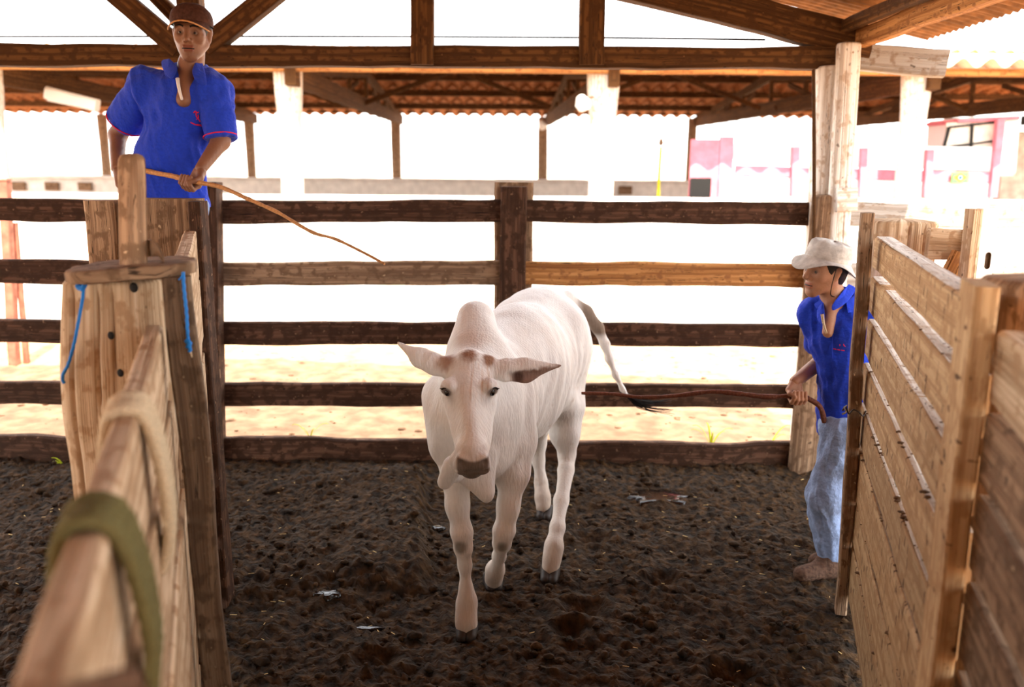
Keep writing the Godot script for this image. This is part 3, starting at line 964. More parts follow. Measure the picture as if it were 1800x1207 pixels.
func make_right_side() -> void:
	var t := thing("plank_gate", "rough eight-plank timber gate standing open beside the crouching man", "gate", gp(-0.8, 0))
	var tops := [1.715, 1.540, 1.350, 1.150, 0.965, 0.785, 0.550, 0.350]
	var bots := [1.580, 1.390, 1.192, 1.000, 0.810, 0.574, 0.374, 0.120]
	var thick := [0.070, 0.076, 0.070, 0.080, 0.074, 0.070, 0.060, 0.06]
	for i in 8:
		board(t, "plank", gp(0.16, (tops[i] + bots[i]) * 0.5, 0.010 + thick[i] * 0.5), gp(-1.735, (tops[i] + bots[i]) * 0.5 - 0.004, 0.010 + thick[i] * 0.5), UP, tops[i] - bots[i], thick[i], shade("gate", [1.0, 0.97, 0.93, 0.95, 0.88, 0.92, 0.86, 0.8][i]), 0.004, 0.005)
		board(t, "painted_sky_edge", gp(0.155, tops[i] + 0.002, 0.012 + thick[i] * 0.5), gp(-1.73, tops[i] - 0.002, 0.012 + thick[i] * 0.5), UP, 0.005, thick[i] - 0.010, mats.chalk if i < 5 else mats.worn, 0.001, 0.002)  # strip colour paints sky light along each plank's top edge
	crumbs(t, tops)
	board(t, "upright", Vector3(1.517, 0.02, -3.59), Vector3(1.480, 1.828, -3.600), Vector3(0.958, 0, 0.288), 0.05, 0.075, mats.worn, 0.004)
	board(t, "upright", gp(-1.805, 0.0, 0.022), gp(-1.80, 1.76, 0.022), Vector3(0.288, 0, -0.958), 0.165, 0.048, mats.gate, 0.004)
	t = thing("wire_tie", "twist of dark wire tied round the gate's far upright", "wire", Vector3(1.471, 0.983, -3.540))
	tube(t, "wire", [Vector3(1.408, 0.999, -3.500), Vector3(1.418, 1.019, -3.500), Vector3(1.432, 0.989, -3.490), Vector3(1.453, 1.004, -3.500), Vector3(1.478, 0.994, -3.500), Vector3(1.506, 0.971, -3.520), Vector3(1.533, 0.982, -3.560)], 0.004, 0.003, mats.wire, 6, 0.006)
	tube(t, "wire_end", [Vector3(1.399, 0.990, -3.480), Vector3(1.415, 1.000, -3.480), Vector3(1.406, 1.017, -3.480), Vector3(1.417, 1.030, -3.480)], 0.004, 0.002, mats.steel, 6, 0.006)
	# the nearer panel carries on towards the camera
	t = thing("plank_fence", "nearer panel of dirty brown planks at the right edge beside the gate", "fence", gp(-2.6, 0, 0.1))
	var tp := [1.665, 1.478, 1.290, 1.080, 0.858, 0.64, 0.42]
	var bt := [1.505, 1.322, 1.112, 0.892, 0.668, 0.45, 0.2]
	for i in 7:
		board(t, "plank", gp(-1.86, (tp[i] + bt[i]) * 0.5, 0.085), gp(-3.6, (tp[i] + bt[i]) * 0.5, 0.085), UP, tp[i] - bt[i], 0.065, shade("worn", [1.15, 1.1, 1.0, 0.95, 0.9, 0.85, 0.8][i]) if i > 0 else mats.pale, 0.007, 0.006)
	# posts behind
	t = thing("hinge_post", "thick weathered cracked post behind the near end of the gate", "post", Vector3(1.36, 0, -1.98))
	old_post(t, "trunk", Vector3(1.37, -0.05, -2.06), Vector3(1.345, 1.735, -2.06), 0.36, 0.26, shade("worn", 1.25), 4.5, [[1.75, 0.10, 0.2, 1.0, 0.10], [1.2, 0.07, 0.3, 1.0, 0.08], [2.3, 0.05, 0.1, 0.95, 0.07]], func(f): return 1.0, -0.29, 7.0)
	t = thing("gate_post", "broad pale cracked post standing behind the far end of the gate", "post", Vector3(1.95, 0, -4.3))
	old_post(t, "trunk", Vector3(1.93, -0.05, -4.32), Vector3(1.945, 1.745, -4.32), 0.31, 0.26, mats.pale, 4.5, [[1.62, 0.05, 0.2, 1.0, 0.12], [1.15, 0.035, 0.4, 1.0, 0.08], [0.75, 0.03, 0.4, 1.0, 0.08]], func(f): return 1.0, 0.0, 8.0)
	t = thing("slotted_board", "upright whitewashed board with a round-ended slot right of the gate", "board", Vector3(2.1, 0, -3.9))
	var c := CSGCombiner3D.new()
	c.name = "slotted_plank"
	t.add_child(c)
	var top := Vector3(2.123, 1.837, -3.900)
	var bx := CSGBox3D.new()
	bx.name = "plank"
	bx.size = Vector3(0.072, 1.95, 0.06)
	bx.position = Vector3(top.x + 0.022, top.y - 0.975, -3.9) - t.position
	bx.material = mats.lime
	c.add_child(bx)
	var slot := Vector3(2.155, 1.604, -3.900)
	for k in 3:
		var cut: CSGShape3D
		if k == 2:
			cut = CSGBox3D.new()
			cut.size = Vector3(0.026, 0.05, 0.03)
			cut.position = slot + Vector3(0, 0, 0.03) - t.position
		else:
			cut = CSGCylinder3D.new()
			cut.radius = 0.013
			cut.height = 0.03
			cut.sides = 20
			cut.rotation.x = PI / 2
			cut.position = slot + Vector3(0, 0.025 if k == 0 else -0.025, 0.03) - t.position
		cut.operation = CSGShape3D.OPERATION_SUBTRACTION
		cut.material = mats.worn
		cut.name = "slot_cut"
		c.add_child(cut, true)
	board(t, "side_cheek", Vector3(top.x - 0.04, 0.0, -3.9), Vector3(top.x - 0.04, top.y - 0.003, -3.9), Vector3.BACK, 0.08, 0.045, mats.pale)
	t = thing("braced_panel", "plank and diagonal brace fixed behind the slotted board", "fence", Vector3(2.1, 0, -4.05))
	board(t, "plank", Vector3(1.984, 1.660, -4.100), Vector3(2.181, 1.654, -4.100), UP, 0.15, 0.04, mats.pale)
	board(t, "brace", Vector3(2.006, 1.351, -4.020), Vector3(2.111, 1.623, -4.020), Vector3.BACK, 0.04, 0.085, mats.gold)
	board(t, "post", Vector3(Vector3(2.151, 1.687, -4.050).x, 0.0, -4.06), Vector3(2.151, 1.735, -4.060), Vector3.BACK, 0.06, 0.03, mats.worn)


# =====================================================================  left: plank panels, capped post, ropes

func lp(s: float, h: float, off := 0.0) -> Vector3:
	# s metres from the capped post towards the camera along the near panel; off to the pen side
	return Vector3(-1.003 + 0.333 * s + 0.943 * off, h, -2.35 + 0.943 * s - 0.333 * off)


func make_left_side() -> void:
	var t := thing("plank_fence", "near panel of pale planks along the left with ropes over its top rail", "fence", lp(1.0, 0))
	board(t, "plank", lp(-0.03, 1.447), lp(2.6, 1.447), UP, 0.225, 0.044, mats.pale, 0.003, 0.006)
	board(t, "plank", lp(-0.10, 1.172, 0.005), lp(2.6, 1.165, 0.005), UP, 0.29, 0.05, mats.pale, 0.004, 0.006)
	board(t, "plank", lp(-0.2, 0.835, 0.012), lp(2.6, 0.84, 0.012), UP, 0.33, 0.06, mats.pale, 0.004, 0.006)
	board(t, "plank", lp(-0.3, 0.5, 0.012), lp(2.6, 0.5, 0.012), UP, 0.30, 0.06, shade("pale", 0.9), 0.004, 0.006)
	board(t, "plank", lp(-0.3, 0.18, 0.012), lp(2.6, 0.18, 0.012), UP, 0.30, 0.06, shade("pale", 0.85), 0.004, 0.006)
	# cross piece near the camera
	board(t, "cross_piece", lp(1.93, 1.53, -0.22), lp(1.86, 1.53, 0.09), UP, 0.11, 0.07, mats.worn, 0.004)
	# leaning dark upright on the pen side of the post
	t = thing("leaning_upright", "dark stained upright board leaning on the pen side of the capped post", "board", Vector3(-0.85, 0, -2.33))
	board(t, "board", Vector3(-0.861, 0.113, -2.300), Vector3(-0.925, 1.701, -2.340), Vector3(0.95, 0, -0.3), 0.075, 0.055, shade("worn", 0.72), 0.005)
	# capped old post
	t = thing("capped_post", "wide weathered pale post with cracks and nail holes under a wooden cap", "post", Vector3(-1.10, 0, -2.46))
	var head_at := Vector3(-1.160, 1.669, -2.500)
	var low := Vector3(-1.188, 1.035, -2.500)
	var foot := head_at + (low - head_at) * ((head_at.y + 0.05) / (head_at.y - low.y))
	old_post(t, "trunk", foot, head_at, 0.275, 0.26, mats.pale, 3.6, [[2.12, 0.045, 0.15, 0.98, 0.14], [1.66, 0.045, 0.80, 1.0, 0.14], [2.5, 0.04, 0.3, 0.9, 0.07], [1.34, 0.035, 0.86, 1.0, 0.09], [1.36, 0.30, 0.5, 0.875, 0.09]], func(f): return 0.94 + 0.15 * exp(-(f - 0.82) * (f - 0.82) * 40.0), -0.05, 2.0)
	var holes := [[Vector3(-1.062, 1.665, -2.375), 0.012], [Vector3(-1.136, 1.528, -2.370), 0.010], [Vector3(-1.118, 1.420, -2.370), 0.010], [Vector3(-1.211, 1.407, -2.385), 0.008], [Vector3(-1.303, 1.332, -2.430), 0.007], [Vector3(-1.237, 1.311, -2.390), 0.007], [Vector3(-1.258, 1.170, -2.390), 0.008]]
	for q in holes:
		var hm := SphereMesh.new()
		hm.radius = q[1]
		hm.height = q[1] * 2.4
		hm.radial_segments = 14
		hm.rings = 8
		put("nail_hole", hm, mats.black, t, q[0] - t.position).scale = Vector3(1, 1, 0.35)
	# oval cap board
	t = thing("post_cap", "thick oval wooden cap board lying on the weathered post", "board", Vector3(-1.03, 1.70, -2.36))
	var rows := []
	var uvs := []
	var cx := Basis.from_euler(Vector3(0.0, 0.30, 0.055))
	var outline := []
	for k in 64:
		var th := TAU * k / 64.0
		var x := signf(cos(th)) * pow(absf(cos(th)), 0.75) * 0.170
		var zz := signf(sin(th)) * pow(absf(sin(th)), 0.8) * 0.150
		outline.append(Vector3(x, 0, zz + 0.02 * cos(th * 2.0)) * (1.0 + 0.03 * noise_b.get_noise_2d(cos(th) * 2.0, sin(th) * 2.0)))
	var prof := [[-0.018, 0.02], [-0.018, 0.94], [-0.013, 1.0], [0.011, 1.0], [0.017, 0.97], [0.019, 0.92], [0.021, 0.02]]
	for pr in prof:
		var row := []
		var ur := []
		for k in 64:
			var p: Vector3 = outline[k] * pr[1]
			p.y = pr[0] + 0.004 * noise_b.get_noise_2d(p.x * 20.0, p.z * 20.0)
			row.append(cx * p)
			ur.append(Vector2(p.z / 0.5, p.x / 1.5) + Vector2(pr[0], 0))
		rows.append(row)
		uvs.append(ur)
	var g := Geo.new()
	g.sheet(rows, uvs, true)
	put("cap_board", g.done(), mats.worn, t, Vector3(-1.077, 1.710, -2.420) - t.position)
	# faceted wooden peg standing on the cap
	t = thing("wooden_peg", "chunky faceted wooden peg handle standing upright on the cap board", "handle", Vector3(-1.068, 1.731, -2.400))
	rows = []
	uvs = []
	var a := Vector3(-1.069, 1.718, -2.400)
	var b := Vector3(-1.049, 2.032, -2.400)
	for q in [[0.0, 1.0, 1.0], [0.2, 1.0, 1.0], [0.45, 0.99, 1.0], [0.7, 0.98, 1.0], [0.9, 0.98, 0.98], [0.955, 0.94, 0.95], [0.985, 0.8, 0.85], [1.0, 0.5, 0.6], [1.002, 0.02, 0.02]]:
		var row := []
		var ur := []
		var p := a.lerp(b, q[0])
		for k in 48:
			var th := TAU * k / 48.0 + 0.1
			var sector := TAU / 8.0
			var rr: float = 0.0395 * cos(sector / 2.0) / cos(fmod(th, sector) - sector / 2.0) * (0.5 + 0.5 * q[1])
			rr = lerpf(rr, 0.039 * q[1], 0.08)
			rr *= 1.0 + 0.02 * noise_b.get_noise_2d(th * 3.0, q[0] * 8.0)
			row.append(p + Vector3(cos(th) * rr * q[2], 0, sin(th) * rr * 0.95 * q[2]) - t.position)
			ur.append(Vector2(k / 48.0 * 0.5, q[0] * 0.22 + 0.4))
		rows.append(row)
		uvs.append(ur)
	g = Geo.new()
	g.sheet(rows, uvs, true)
	put("shaft", g.done(), shade("worn", 1.25), t)
	t = thing("curved_wedge", "small curved wooden wedge beside the peg on the cap board", "wedge", Vector3(-1.010, 1.749, -2.420))
	rows = []
	uvs = []
	for i in 10:
		var f := i / 9.0
		var p: Vector3 = Vector3(-1.021, 1.773, -2.400).lerp(Vector3(-0.984, 1.740, -2.400), f) + Vector3(0, 0.018 * sin(f * PI), 0)
		var row := []
		var ur := []
		var hw: float = 0.022 * (1.0 - 0.55 * f)
		for q in [[-1, 1], [1, 1], [1, -1], [-1, -1]]:
			row.append(p + Vector3(0.010 * q[0], hw * q[1], 0.016 * q[0]) - t.position)
			ur.append(Vector2(q[0] * 0.05, f * 0.1))
		rows.append(row)
		uvs.append(ur)
	g = Geo.new()
	g.sheet(rows, uvs, true)
	put("wedge_body", g.done(), mats.worn, t)
	# blue cords
	t = thing("blue_cord", "long blue cord knotted at the left end of the cap and hanging down", "cord", Vector3(-1.200, 1.682, -2.360), "blue cords on the cap board")
	tube(t, "cord", [Vector3(-1.167, 1.709, -2.310), Vector3(-1.168, 1.687, -2.305), Vector3(-1.179, 1.649, -2.320), Vector3(-1.196, 1.585, -2.320), Vector3(-1.222, 1.511, -2.330), Vector3(-1.249, 1.451, -2.340), Vector3(-1.267, 1.425, -2.345), Vector3(-1.272, 1.408, -2.345), Vector3(-1.268, 1.394, -2.345)], 0.0045, 0.0045, mats.cord, 8, 0.01, 300.0)
	tube(t, "knot", [Vector3(-1.201, 1.694, -2.330), Vector3(-1.188, 1.680, -2.320), Vector3(-1.174, 1.671, -2.315), Vector3(-1.168, 1.683, -2.320), Vector3(-1.173, 1.694, -2.320), Vector3(-1.181, 1.688, -2.310), Vector3(-1.192, 1.672, -2.320), Vector3(-1.174, 1.667, -2.310)], 0.006, 0.005, mats.cord, 8, 0.006, 300.0)
	tube(t, "loop", [Vector3(-1.177, 1.682, -2.330), Vector3(-1.162, 1.708, -2.300), Vector3(-1.165, 1.714, -2.320), Vector3(-1.171, 1.706, -2.360)], 0.005, 0.005, mats.worn, 8, 0.008)
	t = thing("blue_cord", "short blue cord with a frayed knot hanging at the right end of the cap", "cord", Vector3(-0.897, 1.682, -2.320), "blue cords on the cap board")
	tube(t, "cord", [Vector3(-0.891, 1.719, -2.300), Vector3(-0.892, 1.669, -2.300), Vector3(-0.890, 1.606, -2.300), Vector3(-0.891, 1.551, -2.300), Vector3(-0.891, 1.527, -2.300)], 0.0045, 0.0045, mats.cord, 8, 0.01, 300.0)
	tube(t, "knot", [Vector3(-0.893, 1.531, -2.295), Vector3(-0.883, 1.524, -2.290), Vector3(-0.889, 1.516, -2.290), Vector3(-0.885, 1.509, -2.295), Vector3(-0.888, 1.499, -2.295)], 0.008, 0.005, mats.cord, 8, 0.006, 300.0)
	tube(t, "loose_end", [Vector3(-0.892, 1.713, -2.300), Vector3(-0.896, 1.705, -2.295), Vector3(-0.903, 1.698, -2.295)], 0.003, 0.002, mats.cord, 6, 0.006)
	tube(t, "frayed_tip", [Vector3(-0.887, 1.503, -2.295), Vector3(-0.883, 1.493, -2.295), Vector3(-0.882, 1.483, -2.295)], 0.004, 0.001, mats.hemp, 6, 0.006)
	# ropes wound over the top plank
	coil("rope_coil", "pale hemp rope coil hung over the top plank near the capped post", 0.83, 5, 0.0115, 0.185, mats.hemp)
	coil("rope_coil", "olive green rope coil hung over the top plank closest to the camera", 1.37, 5, 0.0105, 0.170, mats.olive)
	# far panel and its posts
	t = thing("plank_fence", "far panel of pale planks on the left running back to the watcher's post", "fence", Vector3(-1.15, 0, -3.0))
	var fa := Vector3(-1.02, 0, -2.62)
	var fb := Vector3(-1.36, 0, -3.62)
	var ys := [1.615, 1.41, 1.10, 0.79, 0.48, 0.18]
	for i in 6:
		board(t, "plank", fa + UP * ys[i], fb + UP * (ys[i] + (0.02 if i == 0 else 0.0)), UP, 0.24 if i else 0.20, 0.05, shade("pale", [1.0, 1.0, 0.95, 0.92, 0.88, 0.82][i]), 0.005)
	board(t, "upright", Vector3(-1.325, 0.0, -3.66), Vector3(-1.325, 1.855, -3.63), Vector3.BACK, 0.10, 0.05, mats.dung, 0.005)
	t = thing("double_post", "wide old post of grey boards in front of the man in the cap", "post", Vector3(-1.55, 0, -3.75))
	board(t, "post_board", Vector3(-1.50, 0.0, -3.74), Vector3(-1.497, 1.862, -3.74), Vector3.BACK, 0.12, 0.29, mats.worn, 0.008, 0.012)
	board(t, "post_board", Vector3(-1.80, 0.0, -3.80), Vector3(-1.80, 1.85, -3.80), Vector3.BACK, 0.14, 0.13, shade("worn", 1.15), 0.008, 0.012)
	board(t, "post_board", Vector3(-1.70, 0.0, -3.82), Vector3(-1.70, 1.84, -3.82), Vector3.BACK, 0.10, 0.05, mats.gold, 0.006, 0.01)
	t = thing("catwalk", "plank catwalk behind the left panel on which the man in the cap stands", "platform", Vector3(-1.75, 0, -4.25))
	for k in 3:
		board(t, "plank", Vector3(-1.95, 0.90, -4.08 - k * 0.17), Vector3(-1.58, 0.90, -4.08 - k * 0.17), Vector3.BACK, 0.16, 0.05, shade("worn", 1.0 - k * 0.08))
	for x in [-1.90, -1.63]:
		for zz in [-4.08, -4.42]:
			board(t, "leg", Vector3(x, -0.02, zz), Vector3(x, 0.875, zz), Vector3.BACK, 0.07, 0.07, mats.worn)


func coil(called: String, label: String, s0: float, turns: int, r: float, drop: float, mat: Material) -> void:
	var t := thing(called, label, "rope", lp(s0, 1.5), "ropes over the top plank")
	var pts := []
	var n := 22
	for i in turns * n + 1:
		var th := TAU * i / n + PI
		var f := float(i) / (turns * n)
		var y := cos(th)
		var x := sin(th)
		var hw := 0.046 + 0.014 * (1.0 - y) * 0.5
		var p := lp(s0 + f * turns * r * 1.9 - (1.0 - y) * 0.06, 1.573 - drop + drop * y, signf(x) * pow(absf(x), 0.6) * hw)
		p.y += 0.006 * noise_b.get_noise_2d(i * 0.3, s0 * 9.0) * (1.0 if y > 0.0 else 3.0)
		pts.append(p)
	tube(t, "rope", pts, r, r, mat, 12, 0.012, 330.0)


# =====================================================================  smooth bodies: tapered capsules joined by a smooth minimum, meshed as surface nets

class Body:
	var A := PackedVector3Array()
	var BA := PackedVector3Array()
	var BB := PackedFloat32Array()
	var RA := PackedFloat32Array()
	var RD := PackedFloat32Array()
	var K := PackedFloat32Array()
	var S := PackedFloat32Array()
	var W := PackedVector3Array()
	var OP := PackedInt32Array()

	# op 0 joins, 1 carves, 2 cuts away what lies beyond a plane (point a, outward b)
	func add(a: Vector3, b: Vector3, ra: float, rb: float, k := 0.03, s := 1.0, w := Vector3.ZERO, op := 0) -> void:
		var d := b - a
		if op == 2:
			d = b.normalized()
		elif s != 1.0:
			d += w * ((s - 1.0) * d.dot(w))
		A.append(a); BA.append(d); BB.append(maxf(d.length_squared(), 1e-9)); RA.append(ra); RD.append(rb - ra)
		K.append(k); S.append(s); W.append(w); OP.append(op)

	func ball(a: Vector3, r: float, k := 0.03, s := 1.0, w := Vector3.ZERO, op := 0) -> void:
		add(a, a + Vector3(0, 0.0001, 0), r, r, k, s, w, op)

	func chain(pts: Array, k := 0.03, s := 1.0, w := Vector3.ZERO) -> void:
		for i in pts.size() - 1:
			add(pts[i][0], pts[i + 1][0], pts[i][1], pts[i + 1][1], k, s, w)

	func one(i: int, p: Vector3) -> float:
		var q := p - A[i]
		if OP[i] == 2:
			return q.dot(BA[i])
		var s := S[i]
		if s != 1.0:
			var w := W[i]
			q += w * ((s - 1.0) * q.dot(w))
		var t := clampf(q.dot(BA[i]) / BB[i], 0.0, 1.0)
		return (q - BA[i] * t).length() - RA[i] - RD[i] * t

	func at(p: Vector3, list: PackedInt32Array) -> float:
		var d := 10.0
		for i in list:
			var e := one(i, p)
			var o := OP[i]
			var k := K[i]
			if o == 0:
				var h := k - absf(d - e)
				d = minf(d, e)
				if h > 0.0:
					d -= h * h / (4.0 * k)
			elif o == 1:
				var h := k - absf(d + e)
				d = maxf(d, -e)
				if h > 0.0:
					d += h * h / (4.0 * k)
			else:
				d = maxf(d, e)
		return d

	func all() -> PackedInt32Array:
		return PackedInt32Array(range(A.size()))

	var cell := 0.01
	var org := Vector3.ZERO
	var verts := PackedVector3Array()
	var where := {}
	var edges := PackedInt64Array()
	var skip := AABB()
	const M := 2048

	func node(ci: Vector3i, size: int, list: PackedInt32Array) -> void:
		var half := cell * size * 0.5
		var c := org + Vector3(ci) * cell + Vector3(half, half, half)
		if skip.size.x > 0.0 and skip.encloses(AABB(c - Vector3(half, half, half), Vector3(half, half, half) * 2.0)):
			return
		var rad := half * 1.7321
		var near := PackedInt32Array()
		var ds := PackedFloat32Array()
		var dmin := 10.0
		for i in list:
			var e := one(i, c)
			ds.append(e)
			if OP[i] == 0 and e < dmin:
				dmin = e
		for j in list.size():
			var i := list[j]
			if OP[i] == 2 or (OP[i] == 0 and ds[j] < dmin + rad * 2.6 * maxf(1.0, S[i]) + K[i] * 1.5 + 0.01) or (OP[i] == 1 and ds[j] < rad * 1.6 * maxf(1.0, S[i]) + K[i] + 0.01):
				near.append(i)
		var d := at(c, near)
		if d > rad * 1.9 + 0.03 or d < -rad * 2.6 - 0.05:
			return
		if size > 4:
			var hs := size / 2
			for q in 8:
				node(ci + Vector3i(q & 1, (q >> 1) & 1, q >> 2) * hs, hs, near)
			return
		if absf(d) > rad * 2.2 + 0.004:
			return
		var f := PackedFloat32Array()
		f.resize(125)
		var n := 0
		for z in 5:
			for y in 5:
				for x in 5:
					f[n] = at(org + Vector3(ci.x + x, ci.y + y, ci.z + z) * cell, near)
					n += 1
		for z in 4:
			for y in 4:
				for x in 4:
					var b := x + y * 5 + z * 25
					var v := [f[b], f[b + 1], f[b + 5], f[b + 6], f[b + 25], f[b + 26], f[b + 30], f[b + 31]]
					var neg := 0
					for q in v:
						if q < 0.0:
							neg += 1
					if neg == 0 or neg == 8:
						continue
					var sum := Vector3.ZERO
					var cnt := 0
					for e in 12:
						var i0: int = [0, 2, 4, 6, 0, 1, 4, 5, 0, 1, 2, 3][e]
						var i1: int = [1, 3, 5, 7, 2, 3, 6, 7, 4, 5, 6, 7][e]
						var d0: float = v[i0]
						var d1: float = v[i1]
						if (d0 < 0.0) != (d1 < 0.0):
							var t := d0 / (d0 - d1)
							sum += Vector3(lerpf(i0 & 1, i1 & 1, t), lerpf((i0 >> 1) & 1, (i1 >> 1) & 1, t), lerpf(i0 >> 2, i1 >> 2, t))
							cnt += 1
					var g := Vector3i(ci.x + x, ci.y + y, ci.z + z)
					var key := g.x + g.y * M + g.z * M * M
					where[key] = verts.size()
					verts.append(org + (Vector3(g) + sum / cnt) * cell)
					var base: bool = v[0] < 0.0
					if base != (v[1] < 0.0):
						edges.append(key * 8 + (0 if base else 4))
					if base != (v[2] < 0.0):
						edges.append(key * 8 + 1 + (0 if base else 4))
					if base != (v[4] < 0.0):
						edges.append(key * 8 + 2 + (0 if base else 4))

	# mesh the part inside box, leaving out what lies wholly inside hole; dye(p, n) colours, fold(p, n) pushes along the normal
	func mesh_into(g: Geo, box: AABB, size: float, o: Vector3, dye = null, fold = null, hole := AABB()) -> void:
		cell = size
		org = box.position
		skip = hole
		verts = PackedVector3Array()
		where = {}
		edges = PackedInt64Array()
		var big := 64
		var nb := Vector3i((box.size / (cell * big)).ceil())
		for z in nb.z:
			for y in nb.y:
				for x in nb.x:
					node(Vector3i(x, y, z) * big, big, all())
		var idx := PackedInt32Array()
		for e in edges:
			var key := e >> 3
			var ax := e & 3
			var u: int = [M, M * M, 1][ax]
			var w: int = [M * M, 1, M][ax]
			var ks := [key, key - u, key - u - w, key - w]
			var q := PackedInt32Array()
			for kk in ks:
				if where.has(kk):
					q.append(where[kk])
			if q.size() < 4:
				continue
			if e & 4:
				idx.append_array(PackedInt32Array([q[0], q[1], q[2], q[0], q[2], q[3]]))
			else:
				idx.append_array(PackedInt32Array([q[0], q[2], q[1], q[0], q[3], q[2]]))
		var nn := PackedVector3Array()
		nn.resize(verts.size())
		for t in range(0, idx.size(), 3):
			var a := idx[t]
			var b := idx[t + 1]
			var c := idx[t + 2]
			var f := (verts[c] - verts[a]).cross(verts[b] - verts[a])
			nn[a] += f
			nn[b] += f
			nn[c] += f
		var k := g.v.size()
		for i in verts.size():
			var n := nn[i].normalized()
			var p := verts[i]
			if fold != null:
				p += n * float(fold.call(p, n))
			verts[i] = p
		if fold != null:
			nn.fill(Vector3.ZERO)
			for t in range(0, idx.size(), 3):
				var f := (verts[idx[t + 2]] - verts[idx[t]]).cross(verts[idx[t + 1]] - verts[idx[t]])
				for j in 3:
					nn[idx[t + j]] += f
		for i in verts.size():
			var n := nn[i].normalized()
			g.v.append(verts[i] - o)
			g.n.append(n)
			g.uv.append(Vector2.ZERO)
			g.c.append(dye.call(verts[i], n) if dye != null else Color.WHITE)
		for i in idx:
			g.idx.append(k + i)


func flesh(parent: Node3D, called: String, body: Body, box: AABB, size: float, mat: Material, dye = null, fold = null) -> MeshInstance3D:
	var g := Geo.new()
	body.mesh_into(g, box, size, base_of(parent), dye, fold)
	return put(called, g.done(), mat, parent)


func ball_part(parent: Node3D, called: String, at: Vector3, r: float, mat: Material, scale := Vector3.ONE, basis := Basis.IDENTITY) -> MeshInstance3D:
	var s := SphereMesh.new()
	s.radius = r
	s.height = r * 2.0
	s.radial_segments = 20
	s.rings = 12
	var o := put(called, s, mat, parent, at - base_of(parent))
	o.basis = basis.scaled_local(scale)
	return o


# =====================================================================  the white heifer

const COW_W := Vector3(0.963, 0, 0.268)

